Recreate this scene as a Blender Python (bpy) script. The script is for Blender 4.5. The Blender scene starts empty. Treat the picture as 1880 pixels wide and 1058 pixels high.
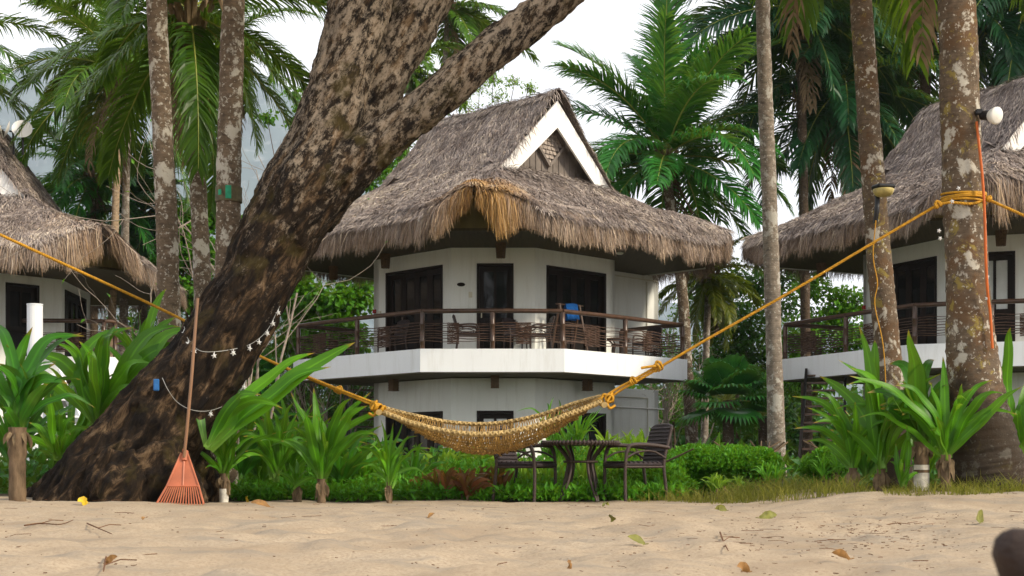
import bpy, math, random
import numpy as np
from mathutils import Vector, Matrix

S = bpy.context.scene
COL = S.collection
random.seed(7)
RNG = np.random.default_rng(7)
R = math.radians

# ---------------------------------------------------------------- camera
F, HX, HY = 2600.0, 940.0, 860.0          # focal length and horizon point, in photo pixels
CAMZ = 0.5
cam_d = bpy.data.cameras.new('camera')
cam = bpy.data.objects.new('camera', cam_d)
COL.objects.link(cam)
cam.location = (0, 0, CAMZ)
cam.rotation_euler = (R(90), 0, 0)
cam_d.sensor_width = 36
cam_d.lens = 36 * F / 1880
cam_d.shift_y = (HY - 529) / 1880
cam_d.clip_start = 0.05
cam_d.clip_end = 12000
cam_d.dof.use_dof = True
cam_d.dof.focus_distance = 20
cam_d.dof.aperture_fstop = 8
S.camera = cam

# ---------------------------------------------------------------- world, sun, exposure
SUN_EL, SUN_AZ = R(34), R(118)            # azimuth clockwise from +Y: from the right, a little in front
W = bpy.data.worlds.new('World')
S.world = W
W.use_nodes = True
wn, wl = W.node_tree.nodes, W.node_tree.links
bg = wn['Background']
sky = wn.new('ShaderNodeTexSky')
sky.sky_type = 'NISHITA'
sky.sun_disc = False
sky.sun_elevation = SUN_EL
sky.sun_rotation = SUN_AZ
sky.air_density = 1.0
sky.dust_density = 3.0
# thin bright overcast over the blue: procedural cloud veil
tc = wn.new('ShaderNodeTexCoord')
nz = wn.new('ShaderNodeTexNoise')
nz.inputs['Scale'].default_value = 2.2
nz.inputs['Detail'].default_value = 6
wl.new(tc.outputs['Generated'], nz.inputs['Vector'])
rp = wn.new('ShaderNodeValToRGB')
rp.color_ramp.elements[0].position = 0.2
rp.color_ramp.elements[0].color = (0.9, 0.9, 0.9, 1)
rp.color_ramp.elements[1].position = 0.6
rp.color_ramp.elements[1].color = (0.97, 0.97, 0.97, 1)
wl.new(nz.outputs['Fac'], rp.inputs['Fac'])
mx = wn.new('ShaderNodeMix')
mx.data_type = 'RGBA'
wl.new(rp.outputs['Color'], mx.inputs['Factor'])
wl.new(sky.outputs['Color'], mx.inputs['A'])
mx.inputs['B'].default_value = (12.9, 12.5, 12.8, 1)
wl.new(mx.outputs['Result'], bg.inputs['Color'])
bg.inputs['Strength'].default_value = 0.088

sd = bpy.data.lights.new('sun', 'SUN')
sun = bpy.data.objects.new('sun', sd)
COL.objects.link(sun)
sd.energy = 4.6
sd.angle = R(8)
sd.color = (1.0, 0.88, 0.7)
sdir = Vector((math.sin(SUN_AZ) * math.cos(SUN_EL), math.cos(SUN_AZ) * math.cos(SUN_EL), math.sin(SUN_EL)))
sun.rotation_euler = sdir.to_track_quat('Z', 'Y').to_euler()
sun.location = (20, -20, 30)

S.view_settings.view_transform = 'Standard'
S.view_settings.look = 'None'
S.view_settings.exposure = 0.4
S.view_settings.gamma = 1.0
S.cycles.max_bounces = 6
S.cycles.diffuse_bounces = 3
S.cycles.transparent_max_bounces = 8
S.cycles.volume_bounces = 1

# ---------------------------------------------------------------- helpers: points, noise, meshes
def P(px, py, D):
    return np.array([(px - HX) / F * D, D, CAMZ + (HY - py) / F * D])

def X(px, D):
    return (px - HX) / F * D

def sm(t):
    t = np.clip(t, 0, 1)
    return t * t * (3 - 2 * t)

def _hash(ix, iy, iz):
    h = (ix.astype(np.int64) * 374761393 + iy.astype(np.int64) * 668265263 + iz.astype(np.int64) * 2147483647) & 0xffffffff
    h = ((h ^ (h >> 13)) * 1274126177) & 0xffffffff
    h = ((h ^ (h >> 16)) * 2246822519) & 0xffffffff
    return ((h ^ (h >> 15)) & 0xffff).astype(np.float32) / 65535.0

def vnoise(p):
    p = np.asarray(p, float)
    i = np.floor(p).astype(np.int64)
    f = p - i
    f = f * f * (3 - 2 * f)
    out = 0
    for dx in (0, 1):
        for dy in (0, 1):
            for dz in (0, 1):
                w = (f[:, 0] if dx else 1 - f[:, 0]) * (f[:, 1] if dy else 1 - f[:, 1]) * (f[:, 2] if dz else 1 - f[:, 2])
                out = out + w * _hash(i[:, 0] + dx, i[:, 1] + dy, i[:, 2] + dz)
    return out * 2 - 1

def fbm(p, o=4):
    a, s, out = 1.0, 1.0, 0
    for k in range(o):
        out = out + a * vnoise(np.asarray(p) * s + 17.3 * k)
        a *= 0.5
        s *= 2.03
    return out

def gz(x, y):
    """ground height (world z)"""
    x = np.asarray(x, float)
    y = np.asarray(y, float)
    z = -0.385 - 0.12 * (1 - sm((y - 5) / 8))
    z = z + 0.05 * sm((-3.0 - x) / 1.0) * sm((y - 11) / 3)
    z = z + 0.135 * sm((x - 2.2) / 1.3) * sm((y - 11.5) / 3)
    z = z * (1 - sm((y - 19) / 6)) + (-0.55) * sm((y - 19) / 6)
    return z + CAMZ

def G(px, D):
    x = X(px, D)
    return np.array([x, D, float(gz(x, D))])

class MB:
    """collects vertices and faces; rnd (per piece) and tt (along a piece) are point attributes"""
    def __init__(self):
        self.v, self.f3, self.f4, self.r, self.t, self.n = [], [], [], [], [], 0
        self.m3, self.m4, self.a = [], [], []
    def add(self, V, Fq, rnd=0.5, tt=0.0, mat=0, ac=0.5):
        V = np.asarray(V, np.float32).reshape(-1, 3)
        Fq = np.asarray(Fq, np.int64)
        n = len(V)
        if Fq.size:
            if Fq.shape[1] == 3:
                self.f3.append(Fq + self.n); self.m3.append(np.full(len(Fq), mat, np.int32))
            else:
                self.f4.append(Fq + self.n); self.m4.append(np.full(len(Fq), mat, np.int32))
        self.v.append(V)
        self.r.append(np.broadcast_to(np.asarray(rnd, np.float32), (n,)).copy())
        self.t.append(np.broadcast_to(np.asarray(tt, np.float32), (n,)).copy())
        self.a.append(np.broadcast_to(np.asarray(ac, np.float32), (n,)).copy())
        self.n += n
        return self
    def mesh(self, name, off=(0, 0, 0), smooth=False):
        me = bpy.data.meshes.new(name)
        V = np.concatenate(self.v) - np.asarray(off, np.float32)
        f3 = np.concatenate(self.f3) if self.f3 else np.zeros((0, 3), np.int64)
        f4 = np.concatenate(self.f4) if self.f4 else np.zeros((0, 4), np.int64)
        mi = np.concatenate(self.m3 + self.m4) if (self.m3 or self.m4) else np.zeros(0, np.int32)
        me.vertices.add(len(V))
        me.vertices.foreach_set('co', V.astype(np.float32).ravel())
        idx = np.concatenate([f3.ravel(), f4.ravel()]).astype(np.int32)
        me.loops.add(len(idx))
        me.loops.foreach_set('vertex_index', idx)
        nf = len(f3) + len(f4)
        me.polygons.add(nf)
        st = np.concatenate([np.arange(len(f3)) * 3, len(f3) * 3 + np.arange(len(f4)) * 4]).astype(np.int32)
        me.polygons.foreach_set('loop_start', st)
        me.polygons.foreach_set('material_index', mi)
        me.polygons.foreach_set('use_smooth', np.full(nf, smooth, bool))
        me.update(calc_edges=True)
        for nm, arr in (('rnd', self.r), ('tt', self.t), ('ac', self.a)):
            a = me.attributes.new(nm, 'FLOAT', 'POINT')
            a.data.foreach_set('value', np.concatenate(arr).astype(np.float32))
        return me

def root_loc(o):
    l = np.zeros(3)
    while o is not None:
        l += np.array(o.location)
        o = o.parent
    return l

def obj(name, mb, mat, parent=None, origin=None, world=True, smooth=False):
    if origin is None:
        origin = root_loc(parent) if (parent is not None and world) else (0, 0, 0)
        loc = (0, 0, 0)
    else:
        loc = origin
    me = mb if isinstance(mb, bpy.types.Mesh) else mb.mesh(name, origin, smooth)
    o = bpy.data.objects.new(name, me)
    COL.objects.link(o)
    for m in (mat if isinstance(mat, (list, tuple)) else [mat]):
        me.materials.append(m)
    if parent is not None:
        o.parent = parent
    else:
        o.location = loc
    return o

def tag(o, label=None, cat=None, group=None, kind=None):
    if label: o['label'] = label
    if cat: o['category'] = cat
    if group: o['group'] = group
    if kind: o['kind'] = kind
    return o

def thing(name, label, cat, loc=(0, 0, 0), rotz=0, group=None):
    o = bpy.data.objects.new(name, None)
    o.empty_display_size = 0.2
    COL.objects.link(o)
    o.location = [float(c) for c in loc]
    o.rotation_euler = (0, 0, rotz)
    return tag(o, label, cat, group)

def dup(root, loc, rotz=None, label=None, group=None):
    def cp(o, par):
        c = o.copy()
        COL.objects.link(c)
        if par is not None:
            c.parent = par
        for ch in [k for k in bpy.data.objects if k.parent == o]:
            cp(ch, c)
        return c
    r = cp(root, None)
    r.location = [float(c) for c in loc]
    if rotz is not None: r.rotation_euler = (0, 0, rotz)
    if label: r['label'] = label
    if group: r['group'] = group
    return r

# ---- shapes
def norm(a):
    return a / np.maximum(np.linalg.norm(a, axis=-1, keepdims=True), 1e-9)

def resample(pts, n):
    """Catmull-Rom through pts (K x C) -> n points"""
    p = np.asarray(pts, float)
    q = np.vstack([2 * p[0] - p[1], p, 2 * p[-1] - p[-2]])
    t = np.linspace(0, len(p) - 1 - 1e-6, n)
    i = t.astype(int)
    f = (t - i)[:, None]
    a, b, c, d = q[i], q[i + 1], q[i + 2], q[i + 3]
    return 0.5 * (2 * b + (c - a) * f + (2 * a - 5 * b + 4 * c - d) * f ** 2 + (3 * b - a - 3 * c + d) * f ** 3)

def tube(mb, pts, rad, sides=8, cap=True, rnd=0.5, mat=0, prof=None):
    p = np.asarray(pts, float)
    n = len(p)
    rad = np.broadcast_to(np.asarray(rad, float), (n,))
    tg = norm(np.gradient(p, axis=0))
    up = np.array([0.0, 0, 1]) if abs(tg[0][2]) < 0.9 else np.array([1.0, 0, 0])
    a = norm(np.cross(tg[0], up))
    A = [a]
    for k in range(1, n):
        a = a - tg[k] * np.dot(a, tg[k])
        a = a / max(np.linalg.norm(a), 1e-9)
        A.append(a)
    A = np.array(A)
    B = np.cross(tg, A)
    th = np.arange(sides) / sides * 2 * np.pi
    V = p[:, None, :] + rad[:, None, None] * (np.cos(th)[None, :, None] * A[:, None, :] + np.sin(th)[None, :, None] * B[:, None, :])
    i = np.arange(n - 1)[:, None] * sides
    j = np.arange(sides)[None, :]
    j2 = (j + 1) % sides
    Fq = np.stack([i + j, i + j2, i + sides + j2, i + sides + j], -1).reshape(-1, 4)
    tt = np.repeat(np.linspace(0, 1, n), sides)
    mb.add(V, Fq, rnd, tt, mat)
    if cap:
        for e, c in ((0, p[0]), (n - 1, p[-1])):
            ring = V[e]
            vv = np.vstack([ring, c])
            tri = np.stack([np.arange(sides), (np.arange(sides) + 1) % sides, np.full(sides, sides)], -1)
            mb.add(vv, tri if e else tri[:, ::-1], rnd, float(e > 0), mat)
    return V

def box(mb, c, s, rotz=0.0, rnd=0.5, mat=0, bev=0.0):
    """box of size s centred at c, edges chamfered by bev"""
    s = np.asarray(s, float) / 2
    cx, sx = math.cos(rotz), math.sin(rotz)
    M3 = np.array([[cx, -sx, 0], [sx, cx, 0], [0, 0, 1]])
    if bev <= 0:
        V = np.array([[x, y, z] for z in (-1, 1) for y in (-1, 1) for x in (-1, 1)]) * s
        Fq = [[0, 2, 3, 1], [4, 5, 7, 6], [0, 1, 5, 4], [2, 6, 7, 3], [0, 4, 6, 2], [1, 3, 7, 5]]
        mb.add(V @ M3.T + np.asarray(c), Fq, rnd, 0, mat)
        return
    b = min(bev, s.min() * 0.9)
    V, idx = [], {}
    for sxn in (-1, 1):
        for syn in (-1, 1):
            for szn in (-1, 1):
                for ax in range(3):
                    v = np.array([sxn, syn, szn]) * (s - b)
                    v[ax] = (sxn, syn, szn)[ax] * s[ax]
                    idx[(sxn, syn, szn, ax)] = len(V)
                    V.append(v)
    Q, T = [], []
    for ax in range(3):
        o1, o2 = [k for k in range(3) if k != ax]
        for sg in (-1, 1):
            q = []
            for (p1, p2) in ((-1, -1), (1, -1), (1, 1), (-1, 1)):
                k = [0, 0, 0]; k[ax] = sg; k[o1] = p1; k[o2] = p2
                q.append(idx[(*k, ax)])
            Q.append(q if sg * (1 if ax != 1 else -1) > 0 else q[::-1])
        for p1 in (-1, 1):
            for p2 in (-1, 1):
                k1 = [0, 0, 0]; k1[ax] = -1; k1[o1] = p1; k1[o2] = p2
                k2 = list(k1); k2[ax] = 1
                Q.append([idx[(*k1, o1)], idx[(*k2, o1)], idx[(*k2, o2)], idx[(*k1, o2)]])
    for sxn in (-1, 1):
        for syn in (-1, 1):
            for szn in (-1, 1):
                T.append([idx[(sxn, syn, szn, a)] for a in range(3)])
    V = np.array(V) @ M3.T + np.asarray(c)
    mb.add(V, Q, rnd, 0, mat)
    n0 = mb.n - len(V)
    mb.f3.append(np.array(T) + n0)
    mb.m3.append(np.full(len(T), mat, np.int32))

def bar(mb, a, b, w, h, rnd=0.5, mat=0, up=(0, 0, 1)):
    """rectangular bar from a to b; w = width across, h = height along up"""
    a, b = np.asarray(a, float), np.asarray(b, float)
    d = norm(b - a)
    up = np.asarray(up, float)
    sdv = norm(np.cross(d, up))
    u2 = np.cross(sdv, d)
    V = [e + sdv * i * w / 2 + u2 * j * h / 2 for e in (a, b) for i, j in ((-1, -1), (1, -1), (1, 1), (-1, 1))]
    mb.add(V, [[0, 1, 2, 3], [7, 6, 5, 4], [0, 4, 5, 1], [1, 5, 6, 2], [2, 6, 7, 3], [3, 7, 4, 0]], rnd, 0, mat)

def prism(mb, poly, z0, z1, mat=0, rnd=0.5, top=True, bottom=True):
    """vertical prism over a polygon (ngon caps as fans from the centroid)"""
    p = np.asarray(poly, float)
    n = len(p)
    V = np.vstack([np.c_[p, np.full(n, z0)], np.c_[p, np.full(n, z1)], [[*p.mean(0), z0], [*p.mean(0), z1]]])
    k = np.arange(n); k2 = (k + 1) % n
    mb.add(V, np.stack([k, k2, n + k2, n + k], -1), rnd, 0, mat)
    n0 = mb.n - len(V)
    T = []
    if bottom: T.append(np.stack([k2, k, np.full(n, 2 * n)], -1))
    if top: T.append(np.stack([n + k, n + k2, np.full(n, 2 * n + 1)], -1))
    if T:
        T = np.concatenate(T)
        mb.f3.append(T + n0); mb.m3.append(np.full(len(T), mat, np.int32))

def ribbons(mb, paths, side, width, rnd=0.5, mat=0, fold=0.0, nrm=None):
    """N ribbons: paths (N,K,3), side (N,K,3) or (N,1,3), width (N,K). fold lifts both edges along nrm (3 verts across)."""
    paths = np.asarray(paths, float)
    N, K, _ = paths.shape
    side = np.broadcast_to(side, paths.shape)
    width = np.broadcast_to(width, (N, K))
    off = side * (width[..., None] / 2)
    if fold:
        nr = np.broadcast_to(nrm, paths.shape)
        lift = nr * (width[..., None] * fold)
        V = np.stack([paths - off + lift, paths, paths + off + lift], 2)
        c = 3
    else:
        V = np.stack([paths - off, paths + off], 2)
        c = 2
    b = (np.arange(N)[:, None, None] * K + np.arange(K - 1)[None, :, None]) * c + np.arange(c - 1)[None, None, :]
    Fq = np.stack([b, b + 1, b + c + 1, b + c], -1).reshape(-1, 4)
    rr = np.repeat(np.broadcast_to(np.asarray(rnd, float), (N,)), K * c)
    tt = np.broadcast_to(np.linspace(0, 1, K)[None, :, None], (N, K, c)).ravel()
    mb.add(V.reshape(-1, 3), Fq, rr, tt, mat, np.broadcast_to(np.linspace(0, 1, c), (N, K, c)).ravel())

def rand_unit(n):
    return norm(RNG.normal(size=(n, 3)))

def leaves(mb, cen, axis, length, width, rnd=None, fold=0.18, mat=0):
    """rhombic folded leaves with a slightly drooping tip: cen (N,3), axis (N,3)"""
    N = len(cen)
    axis = norm(axis)
    up = rand_unit(N) * 0.7 + np.array([0, 0, 1.0])
    sd_ = norm(np.cross(axis, up))
    nr = np.cross(sd_, axis)
    L = np.broadcast_to(length, (N,))[:, None]
    Wd = np.broadcast_to(width, (N,))[:, None]
    b = cen
    m = cen + axis * L * 0.42
    l = m - sd_ * Wd / 2 + nr * Wd * fold
    r = m + sd_ * Wd / 2 + nr * Wd * fold
    t = cen + axis * L - nr * L * 0.12
    V = np.stack([b, l, m - nr * L * 0.0, r, t], 1).reshape(-1, 3)
    k = np.arange(N)[:, None] * 5
    T = np.concatenate([k + np.array([[0, 2, 1]]), k + np.array([[0, 3, 2]]), k + np.array([[1, 2, 4]]), k + np.array([[2, 3, 4]])], 0)
    if rnd is None: rnd = RNG.random(N)
    mb.add(V, T, np.repeat(rnd, 5), np.tile([0, .4, .4, .4, 1.0], N), mat)

# ---------------------------------------------------------------- materials
def new_mat(name):
    m = bpy.data.materials.new(name)
    m.use_nodes = True
    nt = m.node_tree
    return m, nt, nt.nodes['Principled BSDF']

def node(nt, typ, **kw):
    n = nt.nodes.new(typ)
    for k, v in kw.items():
        if k in n.inputs: n.inputs[k].default_value = v
        else: setattr(n, k, v)
    return n

def noise(nt, scale, detail=4, rough=0.55, stretch=None, coord='Object', dist=0.0, rot=None):
    c = node(nt, 'ShaderNodeTexCoord')
    v = c.outputs[coord]
    if rot is not None:
        m0 = node(nt, 'ShaderNodeMapping')
        m0.inputs['Rotation'].default_value = rot
        nt.links.new(v, m0.inputs['Vector'])
        v = m0.outputs['Vector']
    if stretch is not None:
        mp = node(nt, 'ShaderNodeMapping')
        mp.inputs['Scale'].default_value = stretch
        nt.links.new(v, mp.inputs['Vector'])
        v = mp.outputs['Vector']
    n = node(nt, 'ShaderNodeTexNoise', Scale=scale, Detail=detail, Roughness=rough, Distortion=dist)
    nt.links.new(v, n.inputs['Vector'])
    return n.outputs['Fac']

def ramp(nt, fac, stops, interp='LINEAR'):
    r = node(nt, 'ShaderNodeValToRGB')
    cr = r.color_ramp
    cr.interpolation = interp
    while len(cr.elements) < len(stops): cr.elements.new(0.5)
    for e, (p, c) in zip(cr.elements, stops):
        e.position = p
        e.color = (*c, 1) if len(c) == 3 else c
    nt.links.new(fac, r.inputs['Fac'])
    return r.outputs['Color']

def mix(nt, fac, a, b, blend='MIX'):
    m = node(nt, 'ShaderNodeMix', data_type='RGBA', blend_type=blend)
    for s_, v in (('Factor', fac), ('A', a), ('B', b)):
        if isinstance(v, (int, float)): m.inputs[s_].default_value = v
        elif isinstance(v, tuple): m.inputs[s_].default_value = (*v, 1)
        else: nt.links.new(v, m.inputs[s_])
    return m.outputs['Result']

def attr(nt, name):
    return node(nt, 'ShaderNodeAttribute', attribute_name=name).outputs['Fac']

def bump(nt, bs, h, strength=0.4, dist=0.02):
    b = node(nt, 'ShaderNodeBump', Strength=strength, Distance=dist)
    nt.links.new(h, b.inputs['Height'])
    nt.links.new(b.outputs['Normal'], bs.inputs['Normal'])

def plain(name, col, rough=0.6, var=0.25, scale=6.0, spec=0.3, bmp=0.15, stretch=None, metal=0.0):
    m, nt, b = new_mat(name)
    f = noise(nt, scale, 5, stretch=stretch)
    lo = tuple(c * (1 - var) for c in col)
    hi = tuple(min(1, c * (1 + var)) for c in col)
    nt.links.new(ramp(nt, f, [(0.3, lo), (0.7, hi)]), b.inputs['Base Color'])
    b.inputs['Roughness'].default_value = rough
    b.inputs['Specular IOR Level'].default_value = spec
    b.inputs['Metallic'].default_value = metal
    if bmp: bump(nt, b, noise(nt, scale * 5, 4, stretch=stretch), bmp, 0.01)
    return m

def leaf_mat(name, lo, hi, tip=None, rough=0.42, trans=0.35, spec=0.25, tipstart=0.9, base=None, veins=False):
    m, nt, b = new_mat(name)
    c = ramp(nt, attr(nt, 'rnd'), [(0.0, lo), (0.85, hi), (1.0, tuple(min(1, x * 1.25) for x in hi))])
    c = mix(nt, mix(nt, 0.5, ramp(nt, noise(nt, 3.0, 3), [(0.3, (0, 0, 0)), (0.7, (1, 1, 1))]), (0.2, 0.2, 0.2)), c, tuple(x * 0.8 for x in lo))
    if tip is not None:
        k = node(nt, 'ShaderNodeMath', operation='ADD')
        nt.links.new(attr(nt, 'tt'), k.inputs[0])
        n2 = node(nt, 'ShaderNodeMath', operation='MULTIPLY_ADD')
        nt.links.new(noise(nt, 9.0, 3), n2.inputs[0])
        n2.inputs[1].default_value = 0.12
        n2.inputs[2].default_value = -0.06
        nt.links.new(n2.outputs[0], k.inputs[1])
        c = mix(nt, ramp(nt, k.outputs[0], [(tipstart, (0, 0, 0)), (min(1, tipstart + 0.06), (1, 1, 1))]), c, tip)
    if base is not None:
        c = mix(nt, ramp(nt, attr(nt, 'tt'), [(0.02, (1, 1, 1)), (0.2, (0, 0, 0))]), c, base)
    if veins:
        cb = node(nt, 'ShaderNodeCombineXYZ')
        nt.links.new(attr(nt, 'ac'), cb.inputs[0])
        nt.links.new(attr(nt, 'tt'), cb.inputs[1])
        nt.links.new(attr(nt, 'rnd'), cb.inputs[2])
        mp = node(nt, 'ShaderNodeMapping')
        mp.inputs['Scale'].default_value = (22, 1.2, 40)
        nt.links.new(cb.outputs[0], mp.inputs['Vector'])
        vn = node(nt, 'ShaderNodeTexNoise', Scale=1.0, Detail=3, Roughness=0.6)
        nt.links.new(mp.outputs[0], vn.inputs['Vector'])
        c = mix(nt, ramp(nt, vn.outputs['Fac'], [(0.35, (0.4, 0.4, 0.4)), (0.6, (0, 0, 0))]), c, tuple(x * 0.55 for x in lo))
        c = mix(nt, ramp(nt, attr(nt, 'ac'), [(0.4, (0, 0, 0)), (0.5, (0.55, 0.55, 0.55)), (0.6, (0, 0, 0))]), c, tuple(min(1, x * 1.35) for x in hi))
        # dry spots and bitten, browned margins
        c = mix(nt, ramp(nt, noise(nt, 11, 5, 0.7), [(0.68, (0, 0, 0)), (0.74, (0.7, 0.7, 0.7))]), c, (0.2, 0.16, 0.03))
        bump(nt, b, vn.outputs['Fac'], 0.35, 0.006)
    nt.links.new(c, b.inputs['Base Color'])
    b.inputs['Roughness'].default_value = rough
    b.inputs['Specular IOR Level'].default_value = spec
    t = node(nt, 'ShaderNodeBsdfTranslucent')
    nt.links.new(mix(nt, 0.45, c, (0.35, 0.5, 0.03)), t.inputs['Color'])
    ms = node(nt, 'ShaderNodeMixShader', Fac=trans)
    nt.links.new(b.outputs[0], ms.inputs[1])
    nt.links.new(t.outputs[0], ms.inputs[2])
    nt.links.new(ms.outputs[0], nt.nodes['Material Output'].inputs['Surface'])
    return m

def sand_ground():
    m, nt, b = new_mat('ground_sand_and_soil')
    n1 = noise(nt, 0.9, 6, 0.6)
    n2 = noise(nt, 45, 5, 0.7)
    c = ramp(nt, n1, [(0.3, (0.31, 0.24, 0.165)), (0.5, (0.39, 0.312, 0.22)), (0.72, (0.44, 0.36, 0.262))])
    c = mix(nt, ramp(nt, n2, [(0.35, (1, 1, 1)), (0.55, (0, 0, 0))]), c, (0.29, 0.22, 0.15))
    # darker, greyer patches
    c = mix(nt, ramp(nt, noise(nt, 1.7, 5, 0.65, stretch=(0.7, 1.3, 1)), [(0.5, (0, 0, 0)), (0.64, (0.7, 0.7, 0.7))]), c, (0.25, 0.215, 0.17))
    # dark specks of debris
    vor = node(nt, 'ShaderNodeTexVoronoi', Scale=16.0, Randomness=1.0)
    tcn = node(nt, 'ShaderNodeTexCoord')
    nt.links.new(tcn.outputs['Object'], vor.inputs['Vector'])
    sp = ramp(nt, vor.outputs['Distance'], [(0.0, (1, 1, 1)), (0.1, (0.8, 0.8, 0.8)), (0.14, (0, 0, 0))])
    sp = mix(nt, 1.0, sp, ramp(nt, noise(nt, 0.8, 4), [(0.45, (0, 0, 0)), (0.65, (0.9, 0.9, 0.9))]), 'MULTIPLY')
    c = mix(nt, sp, c, (0.1, 0.055, 0.03))
    # soil behind the beach edge
    sx = node(nt, 'ShaderNodeSeparateXYZ')
    nt.links.new(tcn.outputs['Object'], sx.inputs[0])
    ad = node(nt, 'ShaderNodeMath', operation='MULTIPLY_ADD')
    nt.links.new(noise(nt, 1.2, 5), ad.inputs[0])
    ad.inputs[1].default_value = 1.6
    nt.links.new(sx.outputs['Y'], ad.inputs[2])
    mr = node(nt, 'ShaderNodeMapRange')
    mr.inputs['From Min'].default_value = 16.8
    mr.inputs['From Max'].default_value = 17.6
    nt.links.new(ad.outputs[0], mr.inputs['Value'])
    soil = ramp(nt, noise(nt, 5, 5), [(0.3, (0.03, 0.024, 0.014)), (0.7, (0.07, 0.055, 0.03))])
    c = mix(nt, mr.outputs[0], c, soil)
    nt.links.new(c, b.inputs['Base Color'])
    b.inputs['Roughness'].default_value = 0.95
    b.inputs['Specular IOR Level'].default_value = 0.1
    hh = node(nt, 'ShaderNodeMath', operation='MULTIPLY_ADD')
    nt.links.new(noise(nt, 12, 6, 0.7), hh.inputs[0])
    hh.inputs[1].default_value = 1.0
    nt.links.new(n2, hh.inputs[2])
    bump(nt, b, hh.outputs[0], 0.55, 0.02)
    return m

def bark_mat():
    m, nt, b = new_mat('rough_tree_bark')
    st = (1.0, 1.0, 0.33)
    rt = (0, R(-30), 0)
    f1 = noise(nt, 7.5, 9, 0.74, stretch=st, dist=0.6, rot=rt)
    c = ramp(nt, f1, [(0.41, (0.008, 0.006, 0.005)), (0.53, (0.026, 0.017, 0.01)), (0.6, (0.1, 0.064, 0.035)), (0.73, (0.25, 0.175, 0.105))])
    # pale lichen, more of it higher on the stems
    tcn = node(nt, 'ShaderNodeTexCoord')
    sx = node(nt, 'ShaderNodeSeparateXYZ')
    nt.links.new(tcn.outputs['Object'], sx.inputs[0])
    mr = node(nt, 'ShaderNodeMapRange')
    mr.inputs['From Min'].default_value = 0.8
    mr.inputs['From Max'].default_value = 4.2
    mr.inputs['To Min'].default_value = -0.16
    mr.inputs['To Max'].default_value = 0.04
    nt.links.new(sx.outputs['Z'], mr.inputs['Value'])
    ad = node(nt, 'ShaderNodeMath', operation='ADD')
    nt.links.new(noise(nt, 12.0, 9, 0.8, stretch=(1, 1, 0.5), rot=rt), ad.inputs[0])
    nt.links.new(mr.outputs[0], ad.inputs[1])
    c = mix(nt, ramp(nt, ad.outputs[0], [(0.5, (0, 0, 0)), (0.6, (0.75, 0.75, 0.75))]), c, (0.36, 0.29, 0.215))
    c = mix(nt, ramp(nt, noise(nt, 2.2, 5, 0.6), [(0.56, (0, 0, 0)), (0.66, (0.75, 0.75, 0.75))]), c, (0.055, 0.042, 0.012))
    nt.links.new(c, b.inputs['Base Color'])
    b.inputs['Roughness'].default_value = 0.9
    b.inputs['Specular IOR Level'].default_value = 0.15
    bump(nt, b, noise(nt, 20, 9, 0.75, stretch=st, rot=rt), 1.0, 0.05)
    return m

def palm_bark(name, base, lichen, amount, warm=None, ringscale=22.0):
    m, nt, b = new_mat(name)
    f = noise(nt, 10, 6, 0.65, stretch=(1, 1, 1.6))
    c = ramp(nt, f, [(0.3, tuple(x * 0.5 for x in base)), (0.5, base), (0.72, tuple(min(1, x * 1.5) for x in base))])
    wv = node(nt, 'ShaderNodeTexWave', Scale=ringscale / 6.28, Distortion=2.5, Detail=3, wave_type='BANDS', bands_direction='Z')
    tcn = node(nt, 'ShaderNodeTexCoord')
    nt.links.new(tcn.outputs['Object'], wv.inputs['Vector'])
    c = mix(nt, ramp(nt, wv.outputs['Fac'], [(0.0, (0.22, 0.22, 0.22)), (0.25, (0, 0, 0))]), c, tuple(x * 0.4 for x in base))
    if warm is not None:
        c = mix(nt, ramp(nt, noise(nt, 3.1, 5, 0.65), [(0.5, (0, 0, 0)), (0.6, (0.8, 0.8, 0.8))]), c, warm)
        c = mix(nt, ramp(nt, noise(nt, 5.3, 6, 0.7, dist=0.5), [(0.57, (0, 0, 0)), (0.63, (0.8, 0.8, 0.8))]), c, (0.26, 0.2, 0.05))
    c = mix(nt, ramp(nt, noise(nt, 4.6, 7, 0.66, stretch=(1, 1, 0.85), dist=0.25), [(0.6 - amount, (0, 0, 0)), (0.65 - amount, (0.85, 0.85, 0.85))]), c, lichen)
    c = mix(nt, ramp(nt, noise(nt, 26.0, 3, 0.5), [(0.64 - amount * 0.5, (0, 0, 0)), (0.68 - amount * 0.5, (0.7, 0.7, 0.7))]), c, lichen)
    if warm is not None:                                  # damp dark foot of the trunk
        sz = node(nt, 'ShaderNodeSeparateXYZ')
        nt.links.new(tcn.outputs['Object'], sz.inputs[0])
        az_ = node(nt, 'ShaderNodeMath', operation='MULTIPLY_ADD')
        nt.links.new(noise(nt, 2.4, 6, 0.7), az_.inputs[0])
        az_.inputs[1].default_value = -1.8
        nt.links.new(sz.outputs['Z'], az_.inputs[2])
        c = mix(nt, ramp(nt, az_.outputs[0], [(0.0, (0.85, 0.85, 0.85)), (0.3, (0, 0, 0))]), c, (0.026, 0.02, 0.014))
    nt.links.new(c, b.inputs['Base Color'])
    b.inputs['Roughness'].default_value = 0.9
    b.inputs['Specular IOR Level'].default_value = 0.15
    bump(nt, b, noise(nt, 30, 7, 0.7), 0.5, 0.02)
    return m

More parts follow.
